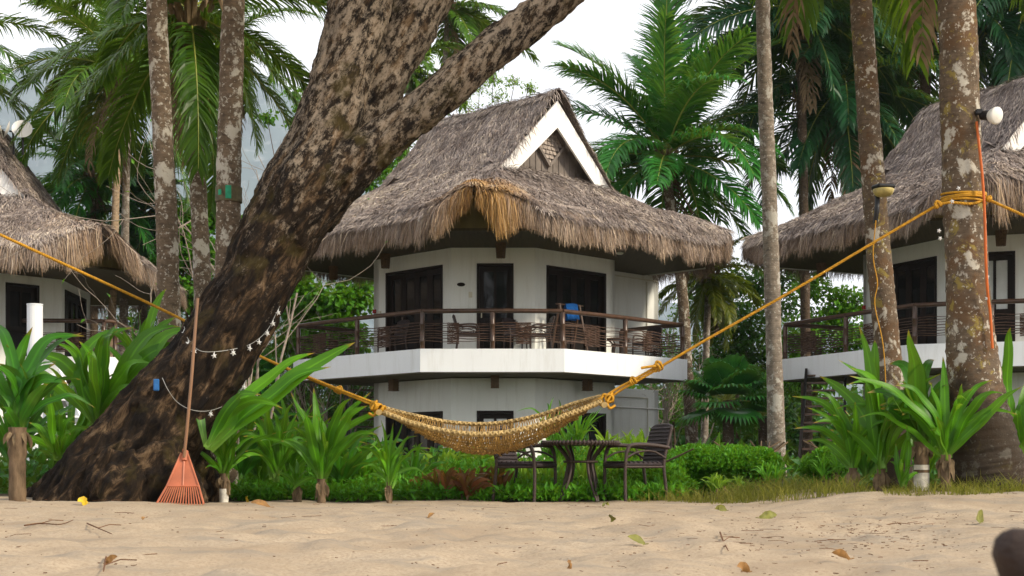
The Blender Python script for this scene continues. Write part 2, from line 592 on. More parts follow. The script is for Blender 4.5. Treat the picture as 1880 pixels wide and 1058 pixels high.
def thatch_mat():
    m, nt, b = new_mat('weathered_thatch')
    r = attr(nt, 'rnd')
    c = ramp(nt, r, [(0.0, (0.06, 0.05, 0.05)), (0.28, (0.175, 0.145, 0.132)), (0.55, (0.32, 0.27, 0.238)), (0.8, (0.48, 0.41, 0.345)), (1.0, (0.66, 0.56, 0.42))])
    y = ramp(nt, r, [(0.0, (0.13, 0.06, 0.015)), (0.5, (0.34, 0.18, 0.05)), (1.0, (0.62, 0.4, 0.15))])
    c = mix(nt, ramp(nt, noise(nt, 1.1, 5, 0.6), [(0.38, (0.5, 0.5, 0.5)), (0.55, (0, 0, 0))]), c, (0.1, 0.072, 0.06))
    c = mix(nt, attr(nt, 'tt'), c, y)
    nt.links.new(c, b.inputs['Base Color'])
    b.inputs['Roughness'].default_value = 0.75
    b.inputs['Specular IOR Level'].default_value = 0.2
    return m

def wall_mat(name, col, stain=0.3):
    m, nt, b = new_mat(name)
    c = ramp(nt, noise(nt, 0.7, 5, 0.6, stretch=(1, 1, 0.35)), [(0.3, tuple(x * 0.93 for x in col)), (0.7, col)])
    c = mix(nt, ramp(nt, noise(nt, 2.6, 7, 0.72, stretch=(2.2, 2.2, 0.22)), [(0.5, (0, 0, 0)), (0.72, (stain, stain, stain))]), c, (0.42, 0.4, 0.33))
    c = mix(nt, ramp(nt, noise(nt, 14, 6, 0.8), [(0.68, (0, 0, 0)), (0.74, (stain, stain, stain))]), c, (0.3, 0.3, 0.28))
    nt.links.new(c, b.inputs['Base Color'])
    b.inputs['Roughness'].default_value = 0.8
    b.inputs['Specular IOR Level'].default_value = 0.25
    bump(nt, b, noise(nt, 60, 5, 0.6), 0.12, 0.01)
    return m

MT = {}
MT['ground'] = sand_ground()
MT['bark'] = bark_mat()
MT['palm_brown'] = palm_bark('palm_bark_brown_lichen', (0.13, 0.095, 0.064), (0.46, 0.43, 0.36), 0.06, ringscale=45)
MT['palm_warm'] = palm_bark('palm_bark_warm_lichen', (0.12, 0.088, 0.06), (0.48, 0.45, 0.38), 0.035, warm=(0.12, 0.068, 0.034), ringscale=38)
MT['palm_grey'] = palm_bark('palm_bark_pale_grey', (0.2, 0.165, 0.13), (0.42, 0.4, 0.35), 0.06, ringscale=60)
MT['palm_tan'] = palm_bark('palm_bark_tan', (0.3, 0.22, 0.14), (0.45, 0.4, 0.32), -0.02, ringscale=60)
MT['palm_dark'] = palm_bark('palm_bark_dark', (0.085, 0.06, 0.04), (0.25, 0.22, 0.18), 0.0, ringscale=40)
MT['thatch'] = thatch_mat()
MT['wall'] = wall_mat('white_painted_wall', (0.8, 0.815, 0.77), 0.3)
MT['slab'] = wall_mat('white_painted_slab', (0.85, 0.87, 0.88), 0.25)
MT['cream'] = plain('cream_board', (0.62, 0.6, 0.5), 0.6, 0.1)
MT['barge'] = wall_mat('white_barge_board', (0.84, 0.83, 0.8), 0.15)
MT['darkwood'] = plain('dark_stained_wood', (0.014, 0.0085, 0.0065), 0.5, 0.4, 4, 0.2, 0.2, (1, 1, 0.1))
MT['blackwood'] = plain('near_black_wood', (0.008, 0.006, 0.005), 0.5, 0.4, 4, 0.2, 0.2, (1, 1, 0.1))
MT['bamboo'] = plain('dark_varnished_bamboo', (0.075, 0.04, 0.024), 0.32, 0.4, 7, 0.5, 0.1)
MT['twig'] = plain('brown_twig_rods', (0.095, 0.055, 0.038), 0.55, 0.5, 9, 0.3, 0.2)
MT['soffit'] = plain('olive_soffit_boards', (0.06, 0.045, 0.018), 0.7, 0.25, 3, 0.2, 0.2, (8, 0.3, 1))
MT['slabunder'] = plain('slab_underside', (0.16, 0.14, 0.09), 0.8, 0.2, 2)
MT['oliveboard'] = plain('yellow_olive_boards', (0.16, 0.12, 0.03), 0.6, 0.25, 3, 0.2, 0.2)
MT['greyboard'] = plain('grey_gable_boards', (0.16, 0.135, 0.115), 0.7, 0.3, 3, 0.2, 0.3)
MT['shingle'] = plain('weathered_shingle', (0.3, 0.25, 0.21), 0.7, 0.45, 12, 0.2, 0.4)
MT['lantern'] = plain('woven_bamboo_lantern', (0.12, 0.07, 0.035), 0.6, 0.4, 20, 0.3, 0.4)
MT['rope'] = plain('yellow_orange_rope', (0.5, 0.25, 0.014), 0.6, 0.3, 30, 0.3, 0.6)
MT['rattan'] = plain('golden_rattan', (0.26, 0.15, 0.035), 0.55, 0.5, 14, 0.35, 0.3)
MT['rattan_pale'] = plain('pale_rattan_braid', (0.4, 0.28, 0.11), 0.5, 0.45, 18, 0.35, 0.4)
MT['wicker'] = plain('dark_brown_wicker', (0.045, 0.027, 0.021), 0.42, 0.4, 40, 0.45, 0.6)
MT['wicker_panel'] = plain('dark_wicker_panel', (0.038, 0.026, 0.028), 0.5, 0.4, 60, 0.4, 0.8)
MT['orange'] = plain('faded_orange_plastic', (0.4, 0.115, 0.05), 0.5, 0.25, 5, 0.4, 0.1)
MT['handle'] = plain('brown_wooden_handle', (0.2, 0.11, 0.06), 0.5, 0.3, 8, 0.3, 0.1, (1, 1, 0.1))
MT['cable'] = plain('orange_cable_jacket', (0.5, 0.11, 0.015), 0.45, 0.15, 5)
MT['black'] = plain('black_plastic', (0.012, 0.012, 0.013), 0.4, 0.2, 5)
MT['lampwhite'] = plain('milky_lamp_cover', (0.75, 0.74, 0.68), 0.3, 0.08, 5)
MT['lampyellow'] = plain('yellowed_lamp_cover', (0.42, 0.34, 0.12), 0.4, 0.3, 12)
MT['starwhite'] = plain('white_star_plastic', (0.62, 0.62, 0.6), 0.4, 0.05, 5)
MT['wire'] = plain('thin_pale_wire', (0.3, 0.3, 0.28), 0.5, 0.1, 5)
MT['bluebox'] = plain('blue_plastic', (0.02, 0.11, 0.3), 0.4, 0.2, 9)
MT['towel'] = plain('blue_towel', (0.01, 0.075, 0.26), 0.9, 0.25, 25, 0.1, 0.7)
MT['red'] = plain('red_alarm', (0.3, 0.02, 0.02), 0.4, 0.1, 5)
MT['ivory'] = plain('ivory_switch', (0.6, 0.57, 0.45), 0.4, 0.05, 5)
MT['rustgreen'] = plain('rusty_green_metal', (0.09, 0.075, 0.035), 0.7, 0.5, 14, 0.3, 0.4)
MT['greentag'] = plain('green_tag', (0.01, 0.24, 0.12), 0.5, 0.2, 20)
MT['whitepaint'] = wall_mat('white_painted_post', (0.78, 0.8, 0.82), 0.15)
MT['whitewash'] = plain('whitewashed_stem', (0.55, 0.52, 0.45), 0.9, 0.3, 14, 0.1, 0.5)
MT['stem'] = plain('fibrous_plant_stem', (0.13, 0.09, 0.055), 0.9, 0.5, 16, 0.1, 0.6, (1, 1, 0.3))
MT['twigbare'] = plain('bare_pale_twigs', (0.3, 0.25, 0.2), 0.8, 0.3, 12, 0.1, 0.2)
MT['trunkbrown'] = plain('brown_trunk', (0.12, 0.085, 0.055), 0.9, 0.5, 9, 0.1, 0.6, (1, 1, 0.4))
MT['deadleaf'] = plain('dead_frond', (0.16, 0.115, 0.065), 0.8, 0.4, 5, 0.1, 0.2)
MT['dish'] = plain('white_dish', (0.78, 0.77, 0.74), 0.4, 0.05, 4)
MT['log'] = plain('dark_brown_log', (0.022, 0.012, 0.008), 0.6, 0.5, 18, 0.3, 0.5)
MT['litter'] = plain('brown_beach_twigs', (0.13, 0.065, 0.035), 0.8, 0.5, 20, 0.1, 0.2)
MT['leafyellow'] = plain('yellow_fallen_leaf', (0.5, 0.34, 0.015), 0.6, 0.3, 25)
MT['leafgreen'] = plain('olive_fallen_leaf', (0.15, 0.15, 0.025), 0.6, 0.3, 25)
MT['leafbrown'] = plain('dry_brown_leaf', (0.25, 0.13, 0.04), 0.7, 0.4, 25)
MT['frond'] = leaf_mat('palm_frond_green', (0.022, 0.075, 0.006), (0.1, 0.22, 0.014), tip=(0.22, 0.16, 0.04), rough=0.35, trans=0.25, tipstart=0.97)
MT['frond_bright'] = leaf_mat('palm_frond_bright', (0.01, 0.1, 0.018), (0.06, 0.27, 0.035), rough=0.33, trans=0.3)
MT['frond_dark'] = leaf_mat('palm_frond_dark', (0.006, 0.04, 0.018), (0.022, 0.11, 0.035), rough=0.33, trans=0.22)
MT['frond_yellow'] = leaf_mat('palm_frond_yellowish', (0.045, 0.08, 0.005), (0.22, 0.24, 0.012), tip=(0.25, 0.15, 0.03), rough=0.4, trans=0.3, tipstart=0.92)
MT['rachis'] = plain('frond_midrib', (0.25, 0.28, 0.05), 0.5, 0.3, 6)
MT['lily'] = leaf_mat('broad_strap_leaf', (0.028, 0.14, 0.004), (0.13, 0.37, 0.01), tip=(0.4, 0.22, 0.03), rough=0.36, trans=0.35, tipstart=0.93, base=(0.18, 0.33, 0.05), veins=True)
MT['lily_dark'] = leaf_mat('broad_strap_leaf_dark', (0.012, 0.09, 0.005), (0.055, 0.24, 0.01), tip=(0.38, 0.2, 0.03), rough=0.36, trans=0.3, tipstart=0.92, base=(0.14, 0.25, 0.04), veins=True)
MT['lime'] = leaf_mat('lime_leaf', (0.1, 0.25, 0.01), (0.3, 0.45, 0.03), rough=0.5, trans=0.35)
MT['green'] = leaf_mat('mid_green_leaf', (0.03, 0.14, 0.005), (0.14, 0.4, 0.016), rough=0.45, trans=0.35)
MT['hedge'] = leaf_mat('hedge_leaf', (0.03, 0.17, 0.006), (0.15, 0.45, 0.018), rough=0.5, trans=0.35)
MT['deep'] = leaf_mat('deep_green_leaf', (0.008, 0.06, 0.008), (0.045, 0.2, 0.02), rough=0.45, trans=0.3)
MT['redleaf'] = leaf_mat('red_brown_leaf', (0.07, 0.022, 0.014), (0.24, 0.075, 0.022), tip=(0.3, 0.12, 0.03), rough=0.4, trans=0.25)
MT['grass'] = leaf_mat('yellowish_grass', (0.09, 0.1, 0.015), (0.32, 0.27, 0.05), rough=0.7, trans=0.35)

def glass_mat():
    m, nt, b = new_mat('dark_door_glass')
    b.inputs['Base Color'].default_value = (0.01, 0.011, 0.012, 1)
    b.inputs['Roughness'].default_value = 0.04
    b.inputs['Specular IOR Level'].default_value = 0.3
    n = noise(nt, 3.0, 3)
    bump(nt, b, n, 0.05, 0.02)
    return m
MT['glass'] = glass_mat()
MT['curtain'] = plain('pale_curtained_glass', (0.6, 0.62, 0.6), 0.15, 0.15, 2, 0.6, 0.0)

def mountain_mat():
    m, nt, b = new_mat('mountain_forest_and_rock')
    c = ramp(nt, noise(nt, 0.006, 8, 0.68), [(0.35, (0.02, 0.04, 0.045)), (0.6, (0.05, 0.075, 0.07))])
    c = mix(nt, ramp(nt, noise(nt, 0.012, 8, 0.72, stretch=(1.6, 1.6, 0.4)), [(0.54, (0, 0, 0)), (0.66, (0.6, 0.6, 0.6))]), c, (0.26, 0.27, 0.27))
    nt.links.new(c, b.inputs['Base Color'])
    b.inputs['Roughness'].default_value = 1.0
    b.inputs['Specular IOR Level'].default_value = 0.0
    return m
MT['mountain'] = mountain_mat()

# ================================================================ SETTING: ground, mountain
def build_ground():
    xs = np.unique(np.concatenate([-np.geomspace(9, 4600, 40), np.arange(-9, 9.01, 0.06), np.geomspace(9, 4600, 40)]))
    ys = np.unique(np.concatenate([[-4600, -300, -60, -10, 0, 2], np.arange(3, 18.5, 0.06), np.geomspace(18.5, 4600, 50)]))
    gx, gy = np.meshgrid(xs, ys)
    x, y = gx.ravel(), gy.ravel()
    z = gz(x, np.maximum(y, 0))
    p = np.c_[x, y, np.zeros_like(x)]
    near = sm((y - 2) / 2) * (1 - sm((y - 18) / 2)) * (1 - sm((np.abs(x) - 8) / 1))
    b = 0.036 * fbm(p * [1.6, 1.1, 1], 3) + 0.02 * fbm(p * [5.5, 4.0, 1] + 9, 3)
    dents = np.clip(vnoise(p * [3.2, 2.6, 1] + 40), 0.25, 1) - 0.25          # old footprints
    b = b - 0.07 * dents * sm((13.5 - y) / 4)
    fade = 1 - 0.55 * sm((y - 11) / 4)
    z = z + near * b * fade
    n, m = len(ys), len(xs)
    i = np.arange(n - 1)[:, None] * m + np.arange(m - 1)[None, :]
    Fq = np.stack([i, i + 1, i + m + 1, i + m], -1).reshape(-1, 4)
    mb = MB().add(np.c_[x, y, z], Fq)
    o = obj('ground', mb, MT['ground'], smooth=True)
    tag(o, 'pale trampled beach sand running into dark garden soil', 'ground', kind='structure')
build_ground()

def build_mountain():
    pr = np.array([(-900, 330), (-500, 260), (-200, 200), (0, 150), (60, 104), (130, 84), (200, 78), (300, 72), (430, 100), (500, 120), (550, 150), (620, 200), (700, 262), (800, 330),
                   (950, 420), (1100, 490), (1230, 535), (1500, 590), (2000, 640), (2600, 700)], float)
    px = np.linspace(-900, 2600, 330)
    top = np.interp(px, pr[:, 0], pr[:, 1])
    rows = np.linspace(0, 1, 60)
    D = 2500 + 1500 * rows
    gx = (px[None, :] - HX) / F * D[:, None]
    zr = (HY - top)[None, :] / F * 4000 * (rows[:, None] ** 1.15)
    P3 = np.stack([gx, np.broadcast_to(D[:, None], gx.shape), zr], -1).reshape(-1, 3)
    amp = (np.repeat(rows, len(px)) * 1.0)
    d = fbm(P3 * [0.003, 0.003, 0.0045], 6)
    P3[:, 2] += d * 55 * amp - 1.0
    P3[:, 1] += fbm(P3 * 0.0035 + 50, 5) * 130 * amp
    back = P3.reshape(60, -1, 3)[-1].copy()
    back[:, 1] += 500; back[:, 2] = -2
    P3 = np.vstack([P3, back])
    m = len(px)
    i = np.arange(60)[:, None] * m + np.arange(m - 1)[None, :]
    Fq = np.stack([i, i + 1, i + m + 1, i + m], -1).reshape(-1, 4)
    o = obj('mountain', MB().add(P3, Fq), MT['mountain'], smooth=True)
    tag(o, 'hazy blue grey mountain slope far behind the palms', 'mountain', kind='structure')
build_mountain()

# ================================================================ HOUSES
Q2 = math.sqrt(2)
def hz(z):                       # height relative to the lens -> height above the house base
    return z + 0.55

def build_house(label, loc, rotz, mirror=False, droof=0.0, jog=True, balcony='corner', ntuft=95000, curtain=False, seed=1, golden=1.0, ridge=0.0, group='thatched cottages'):
    rng = np.random.default_rng(seed)
    root = thing('thatched_cottage', label, 'cottage', loc, rotz, group)
    sx = -1.0 if mirror else 1.0
    def T(mb):
        if mirror:
            for v in mb.v: v[:, 0] *= -1
            mb.f3 = [f[:, ::-1] for f in mb.f3]
            mb.f4 = [f[:, ::-1] for f in mb.f4]
        return mb
    def part(name, mb, mat, parent=root, smooth=False):
        return obj(name, T(mb), mat, parent, world=False, smooth=smooth)
    def uv(u, v):
        return np.array([(u - v) / Q2, -(u + v) / Q2])

    # ---------------- roof height field
    XG = -0.42                                        # the little front gablet sits left of the corner
    pt = np.array([0, .25, 1, 2, 3, 4, 4.7, 5.1])
    pz = np.array([9.95, 9.78, 8.88, 7.8, 7.15, 6.62, 6.3, 5.98])
    pz[:3] += ridge * np.array([1.0, .97, .55])
    def prof(t):
        return np.interp(t, pt, pz)
    def height(u, v):
        su = 2 + (np.abs(u) - 2.15) * 3.1 / 2.95
        s = np.where(np.abs(u) < 2.455, 0, su)
        h = prof(np.maximum(np.abs(v), s))
        h = h + 0.06 * (np.minimum(np.abs(u), 2.45) / 2.45) ** 2 * np.clip(1 - np.abs(v) / 2, 0, 1)
        h = h + 0.2 * np.exp(-((u - 4.0) ** 2 + (v + 4.0) ** 2) / 1.6)
        w, x = (u + v) / Q2, (u - v) / Q2 - XG
        zr = 7.35 - 0.26 * (w - 3.6)
        ax = np.sqrt(x * x + 0.03)
        hg = np.where(w > 2.6, zr - 0.62 * ax - 0.1 * ax * ax, -99)
        h = np.maximum(h, hg)
        return h
    def lump(u, v):
        p = np.c_[u.ravel(), v.ravel(), np.full(u.size, seed * 3.7)]
        return (0.05 * fbm(p * 1.3, 3) + 0.03 * vnoise(p * 6.0)).reshape(u.shape)
    poly = np.array([(5.1, 3.24), (5.1, -3.3), (4.75, -4.3), (4.1, -4.9), (3.2, -5.1), (-5.1, -5.1), (-5.1, 3.3), (-4.75, 4.3), (-4.1, 4.9), (-3.2, 5.1), (3.24, 5.1)])
    def inside(u, v):
        ok = np.ones(u.shape, bool)
        for k in range(len(poly)):
            a, b = poly[k], poly[(k + 1) % len(poly)]
            ok &= (b[0] - a[0]) * (v - a[1]) - (b[1] - a[1]) * (u - a[0]) <= 1e-6
        return ok
    g = np.unique(np.r_[np.arange(-5.1, 5.101, 0.085), 2.45, -2.45, 2.46, -2.46])
    U, V = np.meshgrid(g, g, indexing='ij')
    H = height(U, V) + droof
    Hl = H + lump(U, V)
    ins = inside(U, V)
    n = len(g)
    XYZ = np.stack([(U - V) / Q2, -(U + V) / Q2, hz(Hl)], -1)
    i = np.arange(n - 1)[:, None] * n + np.arange(n - 1)[None, :]
    quads = np.stack([i, i + n, i + n + 1, i + 1], -1)
    keep = ins[:-1, :-1] & ins[1:, :-1] & ins[:-1, 1:] & ins[1:, 1:]
    hh = np.stack([H[:-1, :-1], H[1:, :-1], H[:-1, 1:], H[1:, 1:]])
    keep &= ~((hh.max(0) - hh.min(0) > 0.12) & (np.diff(g)[:, None] < 0.012))
    mb = MB()
    mb.add(XYZ.reshape(-1, 3), quads[keep].reshape(-1, 4), 0.22, 0.0)
    # skirt tucked under the gable overhang
    for sg in (1, -1):
        a = np.array([[*uv(sg * uu, vv), hz(zz_ + droof)] for uu, zz_ in ((1.8, 7.95), (2.85, 7.36)) for vv in (-2.1, 2.1)])
        mb.add(a, [[0, 1, 3, 2]], 0.2, 0)
        m_ = 1500
        uu = rng.uniform(1.95, 2.75, m_); vv = rng.uniform(-2.05, 2.05, m_)
        p_ = np.stack([(sg * uu - vv) / Q2, -(sg * uu + vv) / Q2, hz(7.95 - (uu - 1.8) * .562 + droof) + rng.uniform(0, .03, m_)], -1)
        dv_ = norm(np.array([sg / Q2, -sg / Q2, -.5]) + rng.normal(0, .2, (m_, 3)))
        L_ = rng.uniform(.2, .4, m_)[:, None]
        pa = np.stack([p_, p_ + dv_ * L_ * .5 + [0, 0, .03], p_ + dv_ * L_], 1)
        ribbons(mb, pa, np.array([1 / Q2, 1 / Q2, 0]) + rng.normal(0, .2, (m_, 1, 3)), np.array([[.018, .02, .005]]) * np.ones((m_, 1)), np.clip(rng.normal(.5, .18, m_), 0, 1))
        mb.t[-1][:] = 0
    # straw laid down the slopes
    def straw(u, v, L, wd, lift, rnd, yel, ang=0.35):
        e = 0.03
        h = height(u, v) + droof
        # lumps are looked up on the grid so straw follows the surface
        gi = np.clip(np.searchsorted(g, u), 0, n - 1); gj = np.clip(np.searchsorted(g, v), 0, n - 1)
        h = h + (Hl - H)[gi, gj]
        du = (height(u + e, v) - height(u - e, v)) / (2 * e)
        dv = (height(u, v + e) - height(u, v - e)) / (2 * e)
        du = np.clip(du, -1.6, 1.6); dv = np.clip(dv, -1.6, 1.6)
        gm = np.sqrt(du ** 2 + dv ** 2) + 1e-6
        a = np.arctan2(-dv, -du) + rng.normal(0, ang, len(u)) + 0.5 * vnoise(np.c_[u * 1.7, v * 1.7, u * 0 + 5])
        ddu, ddv = np.cos(a), np.sin(a)
        sl = du * ddu + dv * ddv
        d3 = norm(np.stack([(ddu - ddv) / Q2, -(ddu + ddv) / Q2, sl], -1))
        nrm = norm(np.stack([-(du - dv) / Q2, (du + dv) / Q2, np.ones(len(u))], -1))
        b = np.stack([(u - v) / Q2, -(u + v) / Q2, hz(h)], -1)
        L = L[:, None]
        p0 = b - nrm * 0.01
        p1 = b + d3 * L * 0.5 + nrm * (lift[:, None] * 0.9)
        p2 = b + d3 * L + nrm * (lift[:, None] * 0.55) - np.array([0, 0, 1]) * L * 0.04
        paths = np.stack([p0, p1, p2], 1)
        side = norm(np.cross(d3, nrm) + rng.normal(0, 0.25, d3.shape))[:, None, :]
        width = wd[:, None] * np.array([[0.9, 1.0, 0.25]])
        V_, nn = [], len(u)
        off = side * (width[..., None] / 2)
        Vv = np.stack([paths - off, paths + off], 2).reshape(-1, 3)
        bb = (np.arange(nn)[:, None] * 6 + np.arange(2)[None, :] * 2)
        Fq = np.stack([bb, bb + 1, bb + 3, bb + 2], -1).reshape(-1, 4)
        mb.add(Vv, Fq, np.repeat(rnd, 6), np.repeat(yel, 6))
    N = ntuft
    u = rng.uniform(-5.1, 5.1, N * 2); v = rng.uniform(-5.1, 5.1, N * 2)
    ok = inside(u, v) & ((u + v > -2.0) | (rng.random(N * 2) < 0.25))
    u, v = u[ok][:N], v[ok][:N]
    nn = len(u)
    pn = np.c_[u, v, np.full(nn, 3.0 + seed)]
    tone = 0.5 + 0.22 * fbm(pn * 1.1, 3) + 0.12 * vnoise(pn * 5)
    rnd = np.clip(tone + rng.normal(0, 0.17, nn), 0, 1)
    w, x = (u + v) / Q2, (u - v) / Q2 - XG
    yel = np.exp(-((x - 0.2) / 0.8) ** 2) * sm((w - 3.9) / 1.0)
    yel = np.clip(golden * yel * (0.9 + 0.5 * vnoise(pn * 3)) + rng.normal(0, 0.08, nn), 0, 1)
    straw(u, v, rng.uniform(0.16, 0.4, nn), rng.uniform(0.012, 0.026, nn), rng.uniform(0.005, 0.05, nn) * (1 + 1.2 * yel), rnd, yel)
    # straw over the ridge
    nr = N // 25
    u = rng.uniform(-2.45, 2.45, nr); v = rng.normal(0, 0.12, nr)
    straw(u, v, rng.uniform(0.2, 0.5, nr), rng.uniform(0.012, 0.024, nr), rng.uniform(0.01, 0.05, nr), np.clip(rng.normal(0.5, 0.2, nr), 0, 1), np.zeros(nr), 0.5)
    # fringe along the eaves
    per, nrmls = [], []
    K = len(poly)
    for k in range(K):
        a, b = poly[k], poly[(k + 1) % K]
        d = b - a; L = np.linalg.norm(d)
        cnt = int(L * (2500 if k in (0, 1, 2, 3, 6, 7, 8, 9, 10) else 800) * N / 70000)
        if k == 10: cnt = int(cnt * 1.7)
        t = rng.random(cnt)
        per.append(a + d * t[:, None])
        nrmls.append(np.broadcast_to(np.array([-d[1], d[0]]) / L * 1.0, (cnt, 2)))
    per, nr2 = np.vstack(per), np.vstack(nrmls)
    nrm_out = nr2 * np.sign((nr2 * per).sum(1))[:, None]
    inn = rng.random(len(per)) ** 1.5 * 0.6
    uvp = per - nrm_out * inn[:, None]
    u, v = uvp[:, 0], uvp[:, 1]
    h = height(u, v) + droof
    out = np.stack([(nrm_out[:, 0] - nrm_out[:, 1]) / Q2, -(nrm_out[:, 0] + nrm_out[:, 1]) / Q2, np.zeros(len(u))], -1)
    w, x = (u + v) / Q2, (u - v) / Q2 - XG
    fr = np.exp(-(x / 1.05) ** 2) * sm((w - 3.9) / 0.8)
    pn = np.c_[per * 1.0, np.full(len(per), seed)]
    clump = 0.5 + 0.5 * vnoise(pn * 2.6) + 0.25 * vnoise(pn * 9)
    # in the gablet the straw falls sideways, off its little ridge
    out = norm(out * (1 - 0.55 * fr)[:, None] + np.stack([np.sign(x) * 0.42 * fr, 0 * x, 0 * x], -1))
    L = (0.2 + 0.34 * clump) * rng.uniform(0.7, 1.2, len(u)) * (1 + np.where(x > 0, 1.0, 0.7) * fr * np.clip(np.abs(x) / 0.35, 0.3, 1))
    jit = rng.normal(0, 0.14, (len(u), 3)); jit[:, 2] = 0
    base = np.stack([(u - v) / Q2, -(u + v) / Q2, hz(h) + rng.uniform(-0.32, 0.03, len(u)) * (inn < 0.25)], -1)
    o1 = norm(out + jit)
    p1 = base + o1 * (L * 0.33)[:, None] + np.array([0, 0, -1]) * (L * 0.3)[:, None]
    p2 = base + o1 * (L * (0.42 + 0.1 * fr))[:, None] + np.array([0, 0, -1]) * (L * 0.98)[:, None] + jit * 0.3
    paths = np.stack([base, p1, p2], 1)
    tang = np.stack([-out[:, 1], out[:, 0], 0 * out[:, 0]], -1)
    sd_ = norm(tang + rng.normal(0, 0.3, tang.shape))[:, None, :]
    wid = rng.uniform(0.007, 0.02, len(u))[:, None] * np.array([[0.9, 1, 0.2]])
    off = sd_ * (wid[..., None] / 2)
    Vv = np.stack([paths - off, paths + off], 2).reshape(-1, 3)
    bb = (np.arange(len(u))[:, None] * 6 + np.arange(2)[None, :] * 2)
    Fq = np.stack([bb, bb + 1, bb + 3, bb + 2], -1).reshape(-1, 4)
    rr = np.clip(0.46 + 0.2 * (clump - 0.5) + rng.normal(0, 0.18, len(u)), 0, 1)
    yy = np.clip(golden * np.exp(-((x - 0.25) / 0.75) ** 2) * sm((w - 3.9) / 0.8) * rng.uniform(0.5, 1.1, len(u)) + 0.16 + 0.1 * rng.normal(size=len(u)), 0, 1)
    ytip = np.clip(yy[:, None] + np.array([[-.1, -.1, 0.02, .02, 0.2, 0.2]]), 0, 1)
    mb.add(Vv, Fq, np.repeat(rr, 6), ytip.ravel())
    roof = part('thatched_roof', mb, MT['thatch'])

    # ---------------- soffit, fascia, gables
    zs = 5.63 + droof
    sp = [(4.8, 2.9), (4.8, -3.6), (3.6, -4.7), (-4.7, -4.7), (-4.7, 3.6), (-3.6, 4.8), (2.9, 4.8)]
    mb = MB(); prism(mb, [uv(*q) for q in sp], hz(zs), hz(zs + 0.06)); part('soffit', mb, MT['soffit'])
    for (a, b) in (((4.86, 3.0), (4.86, -3.5)), ((3.0, 4.86), (-3.5, 4.86)), ((3.5, -4.9), (-4.6, -4.9)), ((-4.86, 3.5), (-4.86, -4.6))):
        mb = MB()
        bar(mb, [*uv(*a), hz(zs + 0.1)], [*uv(*b), hz(zs + 0.1)], 0.04, 0.2)
        part('fascia', mb, MT['cream'])
    # front gablet: boarded triangle and white barge boards under the yellow thatch
    yb = -5.36
    mb = MB()
    V_ = [[-1.45 + XG, yb, hz(zs + .0)], [1.45 + XG, yb, hz(zs + .0)], [XG, yb, hz(6.62 + droof)], [-1.45 + XG, yb + .05, hz(zs + .0)], [1.45 + XG, yb + .05, hz(zs + .0)], [XG, yb + .05, hz(6.62 + droof)]]
    mb.add(V_, [[0, 1, 2], [5, 4, 3]])
    for k in range(-6, 7):
        x_ = k * 0.2
        box(mb, (x_ + XG, yb - 0.012, hz(zs + (1.0 - abs(x_) * 0.66) / 2)), (0.012, 0.02, max(0.05, 0.96 - abs(x_) * 0.66)))
    part('gablet_boards', mb, MT['oliveboard'])
    for sg in (-1, 1):
        mb = MB()
        bar(mb, [XG + sg * 0.03, yb - 0.33, hz(6.62 + droof)], [XG + sg * 1.25, yb - 0.33, hz(5.75 + droof)], 0.05, 0.2)
        part('gablet_barge_board', mb, MT['barge'])
    # upper gable: wall, vent, barge boards
    for gs in (1, -1):
        ug = gs * 2.0
        mb = MB()
        a = [*uv(ug, -1.95), hz(7.75 + droof)]; b = [*uv(ug, 1.95), hz(7.75 + droof)]; c = [*uv(ug, 0), hz(9.72 + droof + ridge)]
        mb.add([a, b, c], [[0, 1, 2]])
        for k in range(-8, 9):
            vv = k * 0.22
            top = 9.6 - abs(vv) * 1.0
            if top > 7.85:
                p = uv(ug + gs * 0.012, vv)
                bar(mb, [*p, hz(7.75 + droof)], [*p, hz(top + droof)], 0.016, 0.02, up=(0.7, 0.7, 0))
        part('gable_wall', mb, MT['greyboard'])
        mb = MB()
        for r in range(9):
            z0 = 8.1 + r * 0.115
            hw = 0.5 * (1 - abs((z0 + 0.05) - 8.62) / 0.56)
            if hw > 0.04:
                m = max(2, int(hw / 0.07))
                for k in range(m):
                    va = -hw + 2 * hw * k / m; vb = -hw + 2 * hw * (k + 1) / m
                    q = [[*uv(ug + gs * 0.09, va + .01), hz(z0 + droof)], [*uv(ug + gs * 0.09, vb - .01), hz(z0 + droof)], [*uv(ug + gs * 0.05, vb - .01), hz(z0 + 0.125 + droof)], [*uv(ug + gs * 0.05, va + .01), hz(z0 + 0.125 + droof)]]
                    mb.add(q, [[0, 1, 2, 3]])
        vent = part('gable_vent', mb, MT['shingle'])
        mb = MB()
        dia = [(0, 9.22), (0.57, 8.62), (0, 8.02), (-0.57, 8.62)]
        for k in range(4):
            (v1, z1), (v2, z2) = dia[k], dia[(k + 1) % 4]
            bar(mb, [*uv(ug + gs * 0.07, v1), hz(z1 + droof)], [*uv(ug + gs * 0.07, v2), hz(z2 + droof)], 0.1, 0.07)
        part('vent_frame', mb, MT['greyboard'], vent)
        for sv in (-1, 1):
            mb = MB()
            z_t, z_b, uu = 9.56 + droof + ridge, 7.52 + droof, gs * 2.38
            pa, pb = uv(uu, sv * 0.0), uv(uu, sv * 2.12)
            wv = 0.58                                    # vertical depth of the board
            d = np.array([*(uv(gs * 0.06, 0)), 0])
            q = np.array([[*pa, hz(z_t + .12)], [*pb, hz(z_b + .12)], [*pb, hz(z_b + .12 - .03)], [*uv(uu, sv * 1.72), hz(z_b - .05)], [*pa, hz(z_t - wv)]])
            q2 = q - d
            V_ = np.vstack([q, q2])
            mb.add(V_, [[0, 1, 2], [0, 2, 3], [0, 3, 4], [5, 7, 6], [5, 8, 7], [5, 9, 8]])
            k = np.arange(5); k2 = (k + 1) % 5
            mb.add(V_, np.stack([k, 5 + k, 5 + k2, k2], -1))
